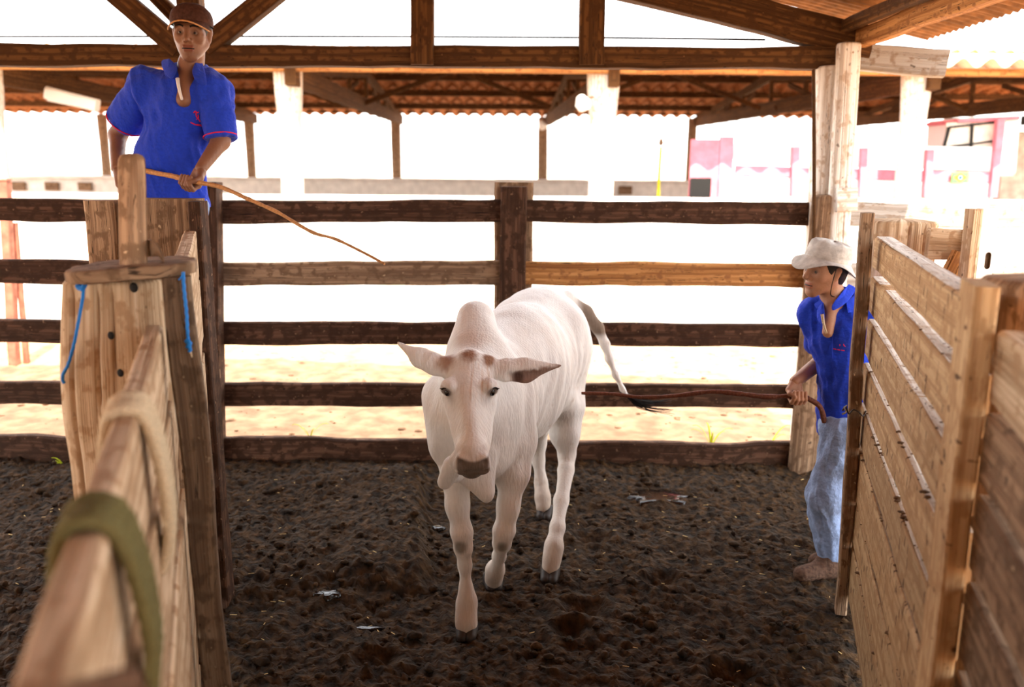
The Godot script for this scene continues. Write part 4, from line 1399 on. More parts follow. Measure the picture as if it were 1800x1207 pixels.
func cow_dye(p: Vector3, n: Vector3) -> Color:
	var c := Color(0.90, 0.895, 0.88)
	var k := noise_a.get_noise_3d(p.x * 5.0, p.y * 3.0, p.z * 5.0)
	c = c.lerp(Color(0.82, 0.75, 0.67), clampf(k * 0.5, 0.0, 0.25))
	# soiled lower legs and knees
	c = c.lerp(Color(0.36, 0.24, 0.16), 0.9 * smoothstep(0.33, 0.04, p.y + 0.06 * k))
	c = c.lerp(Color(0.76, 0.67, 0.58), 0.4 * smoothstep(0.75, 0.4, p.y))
	for q in [[Vector3(-0.215, 0.415, -3.385), 0.042], [Vector3(-0.036, 0.375, -3.45), 0.045]]:
		c = c.lerp(Color(0.16, 0.14, 0.11), 0.8 * smoothstep(q[1], q[1] * 0.4, p.distance_to(q[0])))
	# hump is faintly tan
	c = c.lerp(Color(0.66, 0.50, 0.40), 0.45 * smoothstep(0.10, 0.03, p.distance_to(Vector3(-0.16, 1.29, -3.54))))
	# brown tufts on the poll and tan streaks down the forehead
	if p.z > -3.46 and p.y > 1.05:
		var st := 0.5 + 0.5 * noise_b.get_noise_2d(p.x * 70.0, p.y * 8.0)
		for q in [[Vector3(-0.168, 1.266, -3.32), 0.052, 1.0], [Vector3(-0.262, 1.240, -3.335), 0.055, 0.85], [Vector3(-0.092, 1.248, -3.33), 0.05, 0.95]]:
			c = c.lerp(Color(0.33, 0.17, 0.10), q[2] * smoothstep(q[1], q[1] * 0.25, p.distance_to(q[0]) + 0.016 * noise_a.get_noise_3d(p.x * 34.0, p.y * 18.0, p.z * 34.0)))
		var f := smoothstep(1.08, 1.16, p.y) * smoothstep(1.28, 1.22, p.y) * smoothstep(0.12, 0.02, absf(p.x + 0.12))
		c = c.lerp(Color(0.55, 0.34, 0.20), f * smoothstep(0.5, 0.85, st) * 0.6)
		c = c.lerp(Color(0.60, 0.42, 0.29), 0.5 * smoothstep(0.05, 0.0, p.distance_to(Vector3(-0.29, 1.235, -3.34))))
	# inside of the ears
	var left := Vector3(0.075, 1.185, -3.315)
	if p.x > -0.03 and p.x < 0.215 and p.y > 1.12 and p.y < 1.26 and p.z > -3.40 and n.z > 0.2:
		var ins := smoothstep(0.012, -0.008, p.y - (1.198 + 0.14 * (p.x - 0.0)) + 0.012 * noise_a.get_noise_2d(p.x * 30.0, p.y * 30.0)) * smoothstep(-0.02, 0.02, p.x)
		c = c.lerp(Color(0.26, 0.15, 0.11), ins * 0.9)
		c = c.lerp(Color(0.05, 0.025, 0.02), ins * 0.8 * smoothstep(0.035, 0.01, p.distance_to(Vector3(0.025, 1.18, -3.33))))
	# bare dark nose pad, a little grey round the eyes
	var m := (p - Vector3(-0.142, 0.905, -3.03))
	var lat := m.dot(Vector3(0.99, 0, 0.1))
	if p.z > -3.13 and p.y < 0.985:
		var pad := smoothstep(0.064, 0.054, absf(lat) * 1.0) * smoothstep(0.052, 0.040, absf(m.y + 0.008 + 0.010 * cos(lat * 40.0)))
		c = c.lerp(Color(0.045, 0.034, 0.034), pad * smoothstep(-0.05, -0.03, m.z))
		c = c.lerp(Color(0.50, 0.42, 0.37), 0.35 * smoothstep(0.10, 0.05, absf(m.y)))
	for q in [Vector3(-0.256, 1.143, -3.21), Vector3(-0.071, 1.147, -3.205)]:
		c = c.lerp(Color(0.07, 0.05, 0.045), 0.85 * smoothstep(0.026, 0.016, p.distance_to(q)))
		c = c.lerp(Color(0.40, 0.33, 0.29), 0.45 * smoothstep(0.05, 0.02, p.distance_to(q + Vector3(0.0, -0.02, 0.012))))
	# dirt on the root of the tail, the flank and a small sore on the hip
	c = c.lerp(Color(0.16, 0.10, 0.055), 0.9 * smoothstep(0.36, 0.42, p.x + 0.02 * k) * smoothstep(-4.76, -4.82, p.z) * smoothstep(1.02, 1.07, p.y))
	c = c.lerp(Color(0.55, 0.44, 0.33), 0.5 * smoothstep(0.35, 0.6, noise_a.get_noise_3d(p.x * 9.0 + 5.0, p.y * 14.0, p.z * 9.0)) * smoothstep(-3.7, -4.0, p.z) * smoothstep(1.25, 1.05, p.y))
	c = c.lerp(Color(0.45, 0.08, 0.06), smoothstep(0.020, 0.010, p.distance_to(Vector3(0.265, 1.215, -4.33))))
	return c


func cow_fold(p: Vector3, n: Vector3) -> float:
	var d := 0.006 * noise_b.get_noise_3d(p.x * 6.0, p.y * 4.0, p.z * 6.0)
	# loose skin: vertical folds along neck and flank
	var side := clampf(n.dot(COW_W), 0.0, 1.0)
	d += 0.0055 * side * sin(p.z * 62.0 + p.y * 9.0 + 5.0 * noise_b.get_noise_3d(p.x * 3.0, p.y * 2.0, p.z * 3.0)) * smoothstep(1.3, 1.0, p.y) * smoothstep(0.5, 0.7, p.y) * smoothstep(-4.5, -4.2, p.z) * smoothstep(-3.40, -3.5, p.z)
	return d


func make_cow() -> void:
	var t := thing("cow", "young white humped cow walking towards the camera in the middle of the pen", "cow", Vector3(0.0, 0, -4.0))
	var b := Body.new()
	var W := COW_W
	var V := func(x, y, z): return Vector3(x, y, z)
	# trunk
	b.add(Vector3(-0.135, 0.985, -3.60), Vector3(0.02, 1.02, -4.08), 0.275, 0.315, 0.08, 1.38, W)
	b.add(Vector3(0.02, 1.02, -4.08), Vector3(0.145, 1.05, -4.46), 0.315, 0.30, 0.08, 1.22, W)
	b.add(Vector3(0.145, 1.085, -4.50), Vector3(0.175, 1.06, -4.66), 0.275, 0.25, 0.08, 1.0, W)
	b.add(Vector3(0.11, 1.20, -4.38), Vector3(0.18, 1.24, -4.72), 0.12, 0.12, 0.09)
	b.ball(Vector3(0.30, 1.20, -4.38), 0.065, 0.09)
	b.ball(Vector3(-0.03, 1.21, -4.44), 0.065, 0.09)
	b.add(Vector3(0.05, 0.84, -4.0), Vector3(0.14, 0.85, -4.35), 0.13, 0.10, 0.1)
	# hump
	b.add(Vector3(-0.16, 1.235, -3.64), Vector3(-0.160, 1.338, -3.73), 0.118, 0.086, 0.04)
	# shoulders and neck
	b.add(Vector3(-0.285, 1.03, -3.60), Vector3(-0.262, 0.83, -3.53), 0.105, 0.10, 0.07)
	b.add(Vector3(-0.005, 1.02, -3.66), Vector3(0.01, 0.82, -3.60), 0.105, 0.095, 0.07)
	b.add(Vector3(-0.14, 1.10, -3.56), Vector3(-0.168, 1.14, -3.42), 0.19, 0.125, 0.08, 1.25, W)
	b.add(Vector3(-0.135, 0.92, -3.50), Vector3(-0.165, 1.05, -3.36), 0.13, 0.085, 0.08, 1.2, W)
	b.add(Vector3(-0.125, 0.80, -3.48), Vector3(-0.11, 0.78, -3.62), 0.115, 0.13, 0.07)
	# dewlap: loose folds of skin swinging below the throat
	var Z := Vector3(0.2, 0.15, 0.97).normalized()
	b.add(Vector3(-0.228, 0.850, -3.195), Vector3(-0.262, 0.778, -3.215), 0.044, 0.030, 0.02, 1.5, Z)
	b.add(Vector3(-0.17, 0.86, -3.30), Vector3(-0.225, 0.80, -3.26), 0.05, 0.04, 0.04, 1.6, Z)
	b.add(Vector3(-0.15, 0.82, -3.34), Vector3(-0.10, 0.69, -3.31), 0.060, 0.026, 0.03, 1.7, Z)
	b.add(Vector3(-0.20, 0.775, -3.31), Vector3(-0.098, 0.672, -3.31), 0.034, 0.018, 0.03, 1.6, Z)
	b.add(Vector3(-0.12, 0.84, -3.36), Vector3(-0.09, 0.70, -3.33), 0.055, 0.022, 0.03, 1.6, Z)
	# forelegs: the right planted, the left bent and coming forward
	b.chain([[Vector3(-0.25, 0.84, -3.54), 0.085], [Vector3(-0.238, 0.70, -3.49), 0.062], [Vector3(-0.230, 0.58, -3.455), 0.046], [Vector3(-0.212, 0.475, -3.435), 0.043]], 0.04)
	b.add(Vector3(-0.210, 0.46, -3.430), Vector3(-0.206, 0.41, -3.428), 0.047, 0.042, 0.03)
	b.chain([[Vector3(-0.204, 0.38, -3.432), 0.034], [Vector3(-0.198, 0.31, -3.44), 0.0265], [Vector3(-0.194, 0.20, -3.44), 0.027], [Vector3(-0.189, 0.15, -3.435), 0.037], [Vector3(-0.189, 0.125, -3.43), 0.038], [Vector3(-0.189, 0.075, -3.405), 0.042], [Vector3(-0.189, 0.055, -3.40), 0.046]], 0.03)
	b.chain([[Vector3(0.015, 0.83, -3.61), 0.085], [Vector3(0.008, 0.69, -3.555), 0.070], [Vector3(-0.012, 0.55, -3.52), 0.047], [Vector3(-0.026, 0.46, -3.505), 0.045]], 0.04)
	b.add(Vector3(-0.030, 0.435, -3.495), Vector3(-0.037, 0.385, -3.505), 0.048, 0.043, 0.03)
	b.chain([[Vector3(-0.040, 0.36, -3.535), 0.034], [Vector3(-0.052, 0.27, -3.61), 0.028], [Vector3(-0.064, 0.18, -3.69), 0.030], [Vector3(-0.072, 0.145, -3.725), 0.040], [Vector3(-0.078, 0.09, -3.77), 0.040], [Vector3(-0.081, 0.06, -3.795), 0.043]], 0.03)
	# hind legs: the left reaching forward, the right behind
	b.add(Vector3(0.285, 1.0, -4.64), Vector3(0.292, 0.74, -4.46), 0.165, 0.105, 0.09, 1.15, W)
	b.chain([[Vector3(0.292, 0.74, -4.46), 0.100], [Vector3(0.288, 0.60, -4.41), 0.070], [Vector3(0.300, 0.50, -4.40), 0.050]], 0.06)
	b.add(Vector3(0.300, 0.475, -4.42), Vector3(0.298, 0.43, -4.36), 0.046, 0.044, 0.03)
	b.chain([[Vector3(0.292, 0.41, -4.33), 0.040], [Vector3(0.262, 0.31, -4.185), 0.034], [Vector3(0.236, 0.22, -4.05), 0.034], [Vector3(0.216, 0.150, -3.97), 0.042], [Vector3(0.206, 0.10, -3.945), 0.040], [Vector3(0.198, 0.06, -3.93), 0.045]], 0.03)
	b.add(Vector3(0.06, 0.98, -4.72), Vector3(0.12, 0.72, -4.62), 0.16, 0.10, 0.09, 1.1, W)
	b.chain([[Vector3(0.12, 0.72, -4.62), 0.095], [Vector3(0.150, 0.56, -4.68), 0.066], [Vector3(0.158, 0.46, -4.78), 0.046], [Vector3(0.155, 0.40, -4.82), 0.046], [Vector3(0.160, 0.31, -4.82), 0.034], [Vector3(0.178, 0.17, -4.78), 0.033], [Vector3(0.187, 0.11, -4.74), 0.041], [Vector3(0.193, 0.06, -4.70), 0.045]], 0.04)
	# flank fold
	b.add(Vector3(0.255, 0.86, -4.24), Vector3(0.275, 0.78, -4.38), 0.05, 0.06, 0.08)
	# tail
	b.chain([[Vector3(0.20, 1.275, -4.78), 0.060], [Vector3(0.31, 1.265, -4.86), 0.042], [Vector3(0.429, 1.185, -4.900), 0.036], [Vector3(0.499, 1.093, -4.910), 0.031], [Vector3(0.546, 0.989, -4.920), 0.025], [Vector3(0.579, 0.903, -4.920), 0.021], [Vector3(0.615, 0.807, -4.920), 0.017], [Vector3(0.659, 0.717, -4.920), 0.013], [Vector3(0.701, 0.668, -4.920), 0.010]], 0.03)
	# head
	b.add(Vector3(-0.170, 1.195, -3.355), Vector3(-0.167, 1.13, -3.275), 0.082, 0.083, 0.04, 0.90, W)
	b.add(Vector3(-0.170, 1.245, -3.36), Vector3(-0.170, 1.225, -3.33), 0.042, 0.042, 0.035)
	b.ball(Vector3(-0.255, 1.222, -3.36), 0.034, 0.03)
	b.ball(Vector3(-0.092, 1.230, -3.355), 0.033, 0.03)
	b.ball(Vector3(-0.243, 1.157, -3.243), 0.034, 0.022)
	b.add(Vector3(-0.236, 1.168, -3.215), Vector3(-0.258, 1.158, -3.228), 0.014, 0.012, 0.02)
	b.ball(Vector3(-0.084, 1.161, -3.238), 0.034, 0.022)
	b.add(Vector3(-0.091, 1.172, -3.210), Vector3(-0.068, 1.162, -3.223), 0.014, 0.012, 0.02)
	b.add(Vector3(-0.164, 1.09, -3.235), Vector3(-0.148, 0.965, -3.115), 0.064, 0.050, 0.035, 0.95, W)
	b.add(Vector3(-0.148, 0.945, -3.085), Vector3(-0.144, 0.925, -3.070), 0.056, 0.057, 0.03, 0.90, W)
	b.add(Vector3(-0.228, 1.10, -3.30), Vector3(-0.187, 0.945, -3.15), 0.050, 0.030, 0.025)
	b.add(Vector3(-0.107, 1.10, -3.295), Vector3(-0.113, 0.945, -3.14), 0.050, 0.030, 0.025)
	b.add(Vector3(-0.167, 1.13, -3.205), Vector3(-0.149, 0.965, -3.060), 0.034, 0.026, 0.025)
	b.add(Vector3(-0.165, 0.885, -3.12), Vector3(-0.155, 0.880, -3.085), 0.038, 0.034, 0.03, 0.8, W)
	b.ball(Vector3(-0.205, 0.905, -3.10), 0.030, 0.025)
	b.ball(Vector3(-0.184, 0.928, -3.038), 0.026, 0.014)
	b.ball(Vector3(-0.188, 0.898, -3.050), 0.026, 0.02)
	b.ball(Vector3(-0.101, 0.900, -3.047), 0.026, 0.02)
	b.ball(Vector3(-0.104, 0.931, -3.035), 0.026, 0.014)
	# ears
	var E1 := Vector3(0.25, 0.35, 0.90).normalized()
	b.add(Vector3(-0.262, 1.205, -3.345), Vector3(-0.315, 1.224, -3.355), 0.030, 0.040, 0.025, 1.7, E1)
	b.add(Vector3(-0.315, 1.224, -3.355), Vector3(-0.372, 1.246, -3.37), 0.046, 0.040, 0.02, 2.4, E1)
	b.add(Vector3(-0.372, 1.250, -3.37), Vector3(-0.462, 1.300, -3.40), 0.036, 0.005, 0.02, 2.2, E1)
	var E2 := Vector3(-0.15, 0.40, 0.90).normalized()
	b.add(Vector3(-0.078, 1.205, -3.345), Vector3(-0.02, 1.205, -3.345), 0.030, 0.040, 0.025, 1.6, E2)
	b.add(Vector3(-0.02, 1.203, -3.345), Vector3(0.06, 1.202, -3.35), 0.047, 0.050, 0.02, 2.2, E2)
	b.add(Vector3(0.06, 1.205, -3.35), Vector3(0.198, 1.221, -3.36), 0.047, 0.004, 0.02, 2.2, E2)
	# carved: nostrils, eye sockets, mouth line, hollow of the ear
	b.add(Vector3(-0.188, 0.925, -3.012), Vector3(-0.176, 0.912, -3.008), 0.014, 0.010, 0.010, 1.0, W, 1)
	b.add(Vector3(-0.098, 0.928, -3.008), Vector3(-0.110, 0.915, -3.004), 0.014, 0.010, 0.010, 1.0, W, 1)
	b.add(Vector3(-0.215, 0.893, -3.04), Vector3(-0.09, 0.893, -3.03), 0.006, 0.006, 0.012, 1.0, W, 1)
	b.ball(Vector3(-0.264, 1.143, -3.205), 0.016, 0.014, 1.0, W, 1)
	b.ball(Vector3(-0.062, 1.147, -3.200), 0.016, 0.014, 1.0, W, 1)
	b.add(Vector3(0.0, 1.180, -3.308), Vector3(0.15, 1.205, -3.325), 0.028, 0.012, 0.012, 1.0, W, 1)
	var g := Geo.new()
	var head := AABB(Vector3(-0.50, 0.62, -3.392), Vector3(0.76, 0.74, 0.42))
	b.mesh_into(g, AABB(Vector3(-0.52, 0.0, -5.02), Vector3(1.28, 1.48, 2.06)), 0.0095, t.position, cow_dye, cow_fold, AABB(Vector3(-9, 0.62, -3.392), Vector3(20, 3, 9)))
	b.mesh_into(g, AABB(Vector3(-0.50, 0.62, -3.41), Vector3(0.76, 0.74, 0.44)), 0.0045, t.position, cow_dye, cow_fold)
	put("body", g.done(), mats.coat, t)
	# eyes with lids and lashes
	for q in [[Vector3(-0.2495, 1.143, -3.2265), -1.0], [Vector3(-0.0765, 1.147, -3.2215), 1.0]]:
		var e: Vector3 = q[0]
		var s: float = q[1]
		ball_part(t, "eye", e, 0.0175, mats.eye, Vector3(0.75, 1.0, 1.0))
		tube(t, "eyelash", [e + Vector3(s * 0.022, 0.012, 0.006), e + Vector3(s * 0.014, 0.019, 0.013), e + Vector3(0.0, 0.017, 0.018), e + Vector3(-s * 0.008, 0.006, 0.018)], 0.0045, 0.002, mats.hair, 6, 0.005)
		tube(t, "eyelash", [e + Vector3(s * 0.018, 0.014, 0.010), e + Vector3(s * 0.030, 0.017, 0.014)], 0.003, 0.0008, mats.hair, 6, 0.005)
	# cloven hooves
	for q in [[Vector3(-0.189, 0.0, -3.385), 0.0, 0.0], [Vector3(-0.083, 0.0, -3.825), 0.15, 0.5], [Vector3(0.195, 0.0, -3.91), -0.15, 0.0], [Vector3(0.196, 0.0, -4.68), -0.2, 0.0]]:
		for s in [-1.0, 1.0]:
			var h := Body.new()
			h.add(Vector3(0.021 * s, 0.052, -0.028), Vector3(0.019 * s, 0.020, 0.030), 0.027, 0.020, 0.02)
			h.add(Vector3(0.021 * s, 0.022, -0.030), Vector3(0.018 * s, 0.016, 0.036), 0.027, 0.019, 0.02)
			h.add(Vector3(0, -0.006, 0), Vector3.DOWN, 0, 0, 0.01, 1.0, Vector3.ZERO, 2)
			var gg := Geo.new()
			h.mesh_into(gg, AABB(Vector3(-0.06, -0.02, -0.07), Vector3(0.12, 0.12, 0.14)), 0.004, Vector3.ZERO)
			var o := put("hoof", gg.done(), mats.hoof, t, q[0] - t.position)
			o.rotation.y = q[1]
	# dark tail switch
	var rng := RandomNumberGenerator.new()
	rng.seed = 9
	var sw := Geo.new()
	var ta := Vector3(0.690, 0.682, -4.920)
	for i in 46:
		var off := Vector3(rng.randf_range(-1, 1), rng.randf_range(-1, 1), rng.randf_range(-1, 1)) * 0.03
		tube_into(sw, [ta + off * 0.25, Vector3(0.767, 0.633, -4.920) + off * 0.9, Vector3(0.852, 0.620, -4.920) + off * 1.2, Vector3(0.926, 0.627, -4.920) + off * 1.9 + Vector3(rng.randf_range(-0.05, 0.03), 0, 0)], 0.0035, 0.001, t.position, 5, 0.03)
	put("tail_switch", sw.done(), mats.hair, t)


# =====================================================================  people

func skin_tone(base: Color, head: Transform3D) -> Callable:
	var inv := head.affine_inverse()
	return func(p: Vector3, n: Vector3) -> Color:
		var k := noise_a.get_noise_3d(p.x * 9.0, p.y * 9.0, p.z * 9.0)
		var c := base * (1.0 + 0.15 * k)
		var q := inv * p
		if q.z > 0.05 and absf(q.x) < 0.06 and q.length() < 0.16:
			# lips, the darker skin round the eyes, shaven chin
			c = c.lerp(base * Color(0.80, 0.50, 0.50), smoothstep(0.017, 0.010, absf(q.y + 0.058)) * smoothstep(0.030, 0.018, absf(q.x)))
			c = c.lerp(base * 0.55, 0.7 * smoothstep(0.024, 0.012, Vector2(absf(q.x) - 0.032, (q.y - 0.010) * 1.3).length()))
			c = c.lerp(base * 0.72, 0.6 * smoothstep(-0.060, -0.078, q.y))
		return c


# a head in its own frame: origin between the ears, y up, z the way it looks
func add_head(b: Body, x: Transform3D) -> void:
	var X := x.basis.x.normalized()
	var p := func(a, c, d): return x * Vector3(a, c, d)
	b.add(p.call(0, 0.040, -0.030), p.call(0, 0.036, 0.018), 0.080, 0.074, 0.03, 1.04, X)
	b.add(p.call(0, -0.01, 0.035), p.call(0, -0.045, 0.045), 0.056, 0.046, 0.03)
	for s in [-1.0, 1.0]:
		b.add(p.call(0.050 * s, -0.035, 0.0), p.call(0.016 * s, -0.092, 0.062), 0.024, 0.018, 0.03)
		b.ball(p.call(0.044 * s, -0.010, 0.056), 0.020, 0.025)
		b.add(p.call(0.018 * s, 0.030, 0.082), p.call(0.048 * s, 0.026, 0.064), 0.011, 0.009, 0.015)
		b.ball(p.call(0.013 * s, -0.026, 0.093), 0.009, 0.008)
		b.add(p.call(0.079 * s, 0.018, -0.012), p.call(0.076 * s, -0.022, -0.004), 0.015, 0.009, 0.008, 1.7, (x.basis * Vector3(0.9 * s, 0, 0.45)).normalized())
	b.ball(p.call(0, -0.092, 0.066), 0.020, 0.02)
	b.add(p.call(0, 0.024, 0.088), p.call(0, -0.018, 0.110), 0.0095, 0.0125, 0.010)
	b.add(p.call(-0.016, -0.0515, 0.086), p.call(0.016, -0.0515, 0.086), 0.0075, 0.0075, 0.006)
	b.add(p.call(-0.014, -0.0650, 0.084), p.call(0.014, -0.0650, 0.084), 0.0085, 0.0085, 0.006)
	for s in [-1.0, 1.0]:
		b.ball(p.call(0.032 * s, 0.010, 0.092), 0.013, 0.014, 1.0, X, 1)
		b.ball(p.call(0.006 * s, -0.032, 0.106), 0.0035, 0.004, 1.0, X, 1)
		b.add(p.call(0.046 * s, 0.017, 0.070), p.call(0.020 * s, 0.017, 0.080), 0.006, 0.006, 0.005)
		b.add(p.call(0.045 * s, 0.001, 0.068), p.call(0.020 * s, 0.000, 0.077), 0.005, 0.005, 0.005)


func add_face(parent: Node3D, x: Transform3D) -> void:
	for s in [-1.0, 1.0]:
		ball_part(parent, "eye", x * Vector3(0.032 * s, 0.009, 0.0715), 0.0125, mats.eyewhite)
		ball_part(parent, "iris", x * Vector3(0.032 * s, 0.009, 0.0795), 0.0058, mats.eye)
		tube(parent, "eyebrow", [x * Vector3(0.014 * s, 0.034, 0.0955), x * Vector3(0.032 * s, 0.040, 0.0880), x * Vector3(0.052 * s, 0.033, 0.072)], 0.0045, 0.002, mats.hair, 6, 0.005)
	tube(parent, "mouth", [x * Vector3(-0.025, -0.0585, 0.0845), x * Vector3(-0.012, -0.0580, 0.0925), x * Vector3(0.012, -0.0580, 0.0925), x * Vector3(0.025, -0.0585, 0.0845)], 0.0032, 0.0028, mats.nose, 6, 0.005)


# a hand closed round a rod that runs along its x axis at (0, .078, .03); th is the side of the thumb
func add_fist(b: Body, x: Transform3D, th: float) -> void:
	var p := func(a, c, d): return x * Vector3(a * th, c, d)
	for k in 4:
		var u: float = 0.030 - 0.020 * k
		var r: float = [0.0092, 0.0098, 0.0094, 0.0082][k]
		var l: float = [0.95, 1.05, 1.0, 0.86][k]
		b.add(p.call(u * 0.55, 0.015, 0.0), p.call(u, 0.080 * (0.97 if k == 3 else 1.0), -0.002), 0.017, 0.0125, 0.012)
		b.chain([[p.call(u, 0.083, 0.0), r * 1.12], [p.call(u * 1.02, 0.083 + 0.030 * l, 0.018), r * 1.05]], 0.006)
		b.chain([[p.call(u * 1.02, 0.083 + 0.030 * l, 0.018), r * 1.05], [p.call(u, 0.083 + 0.020 * l, 0.046), r]], 0.005)
		b.chain([[p.call(u, 0.083 + 0.020 * l, 0.046), r], [p.call(u * 0.95, 0.068, 0.056), r * 0.9]], 0.005)
	b.chain([[p.call(0.018, 0.020, 0.008), 0.017], [p.call(0.042, 0.048, 0.020), 0.0135]], 0.012)
	b.chain([[p.call(0.042, 0.048, 0.020), 0.0125], [p.call(0.046, 0.074, 0.042), 0.0105]], 0.006)
	b.chain([[p.call(0.046, 0.074, 0.042), 0.0105], [p.call(0.028, 0.094, 0.058), 0.0088]], 0.006)


func frame(at: Vector3, x: Vector3, y: Vector3) -> Transform3D:
	x = x.normalized()
	y = (y - x * y.dot(x)).normalized()
	return Transform3D(Basis(x, y, x.cross(y)), at)


# a strip of knit standing round the neck, open at the front and turned down
func collar(parent: Node3D, x: Transform3D, r_in: Vector2, drop: float, gap: float, tip: float, mat: Material) -> void:
	var rows := []
	var uvs := []
	for i in 41:
		var f := i / 40.0
		var th := lerpf(gap, TAU - gap, f)
		var fr := absf(f - 0.5) * 2.0
		var d := Vector3(sin(th), 0, cos(th))
		var e := smoothstep(0.55, 1.0, fr)
		var c := Vector3(d.x * r_in.x, -0.014 * e, d.z * r_in.y)
		var out := drop + tip * smoothstep(0.6, 1.0, fr)
		var row := []
		var ur := []
		for q in [[0.004, -0.02], [0.002, 0.0], [0.006, 0.008], [0.016, 0.004], [0.030, -out * 0.5], [0.046, -out], [0.041, -out - 0.002], [0.022, -out * 0.5], [0.009, -0.004]]:
			row.append(x * (c + d * float(q[0]) + Vector3(0, q[1], 0.018 * e * clampf(-float(q[1]) / out, 0.0, 1.0))) - base_of(parent))
			ur.append(Vector2(f, q[0]))
		rows.append(row)
		uvs.append(ur)
	var g := Geo.new()
	g.sheet(rows, uvs, false, true)
	put("collar", g.done(), mat, parent)


# one turned-down wing of a collar: a rounded, slightly domed patch of cloth with thickness
func leaf(parent: Node3D, pts: Array, mat: Material) -> void:
	var mid := Vector3.ZERO
	for p in pts:
		mid += p
	mid /= pts.size()
	var nrm := Vector3.ZERO
	for i in pts.size():
		nrm += (Vector3(pts[i]) - mid).cross(Vector3(pts[(i + 1) % pts.size()]) - mid)
	nrm = nrm.normalized()
	if nrm.z < 0.0: nrm = -nrm
	var ring := smooth_path(pts + [pts[0]], 0.006)
	var rows := []
	var uvs := []
	for q in [[0.02, 0.007], [0.6, 0.006], [0.94, 0.0035], [1.0, 0.0], [0.94, -0.0035], [0.02, -0.003]]:
		var row := []
		var ur := []
		for p in ring.slice(0, ring.size() - 1):
			row.append(mid + (p - mid) * float(q[0]) + nrm * float(q[1]) - base_of(parent))
			ur.append(Vector2.ZERO)
		rows.append(row)
		uvs.append(ur)
	var g := Geo.new()
	g.sheet(rows, uvs, true)
	put("collar_wing", g.done(), mat, parent)


# small embroidery laid on the cloth: strokes in the plane (right, up), pushed along view until they meet it
func emblem(parent: Node3D, cloth: Body, at: Vector3, right: Vector3, up: Vector3, strokes: Array, r: float, mat: Material, called := "emblem") -> void:
	var view := up.cross(right).normalized()
	var g := Geo.new()
	var all := cloth.all()
	for s in strokes:
		var pts := []
		for q in s:
			var p: Vector3 = at + right * float(q[0]) + up * float(q[1]) - view * 0.15
			for k in 40:
				var d := cloth.at(p, all)
				if d < 0.001:
					break
				p += view * d * 0.7
			pts.append(p - view * 0.0035)
		tube_into(g, pts, r, r, base_of(parent), 6, 0.004)
	put(called, g.done(), mat, parent)


func cloth_fold(seed_no: float, amp: float) -> Callable:
	return func(p: Vector3, n: Vector3) -> float:
		var d := noise_b.get_noise_3d(p.x * 9.0 + p.y * 2.0, p.y * 2.6 + seed_no, p.z * 9.0)
		var e := noise_b.get_noise_3d(p.x * 4.0 - p.y * 4.0, p.y * 4.5 + seed_no * 2.0, p.z * 5.0)
		return amp * (0.4 - absf(d)) + amp * 0.8 * e


# a short sleeve, cut square across the arm
func sleeve(g: Geo, from: Vector3, along: Vector3, length: float, r0: float, r1: float, o: Vector3) -> void:
	var b := Body.new()
	b.add(from, from + along * (length + 0.06), r0, r1, 0.03)
	b.add(from + along * length, along, 0, 0, 0.01, 1.0, Vector3.ZERO, 2)
	b.mesh_into(g, AABB(from - Vector3(0.4, 0.42, 0.4), Vector3(0.8, 0.6, 0.8)), 0.009, o, null, cloth_fold(31.0 + from.x, 0.010))


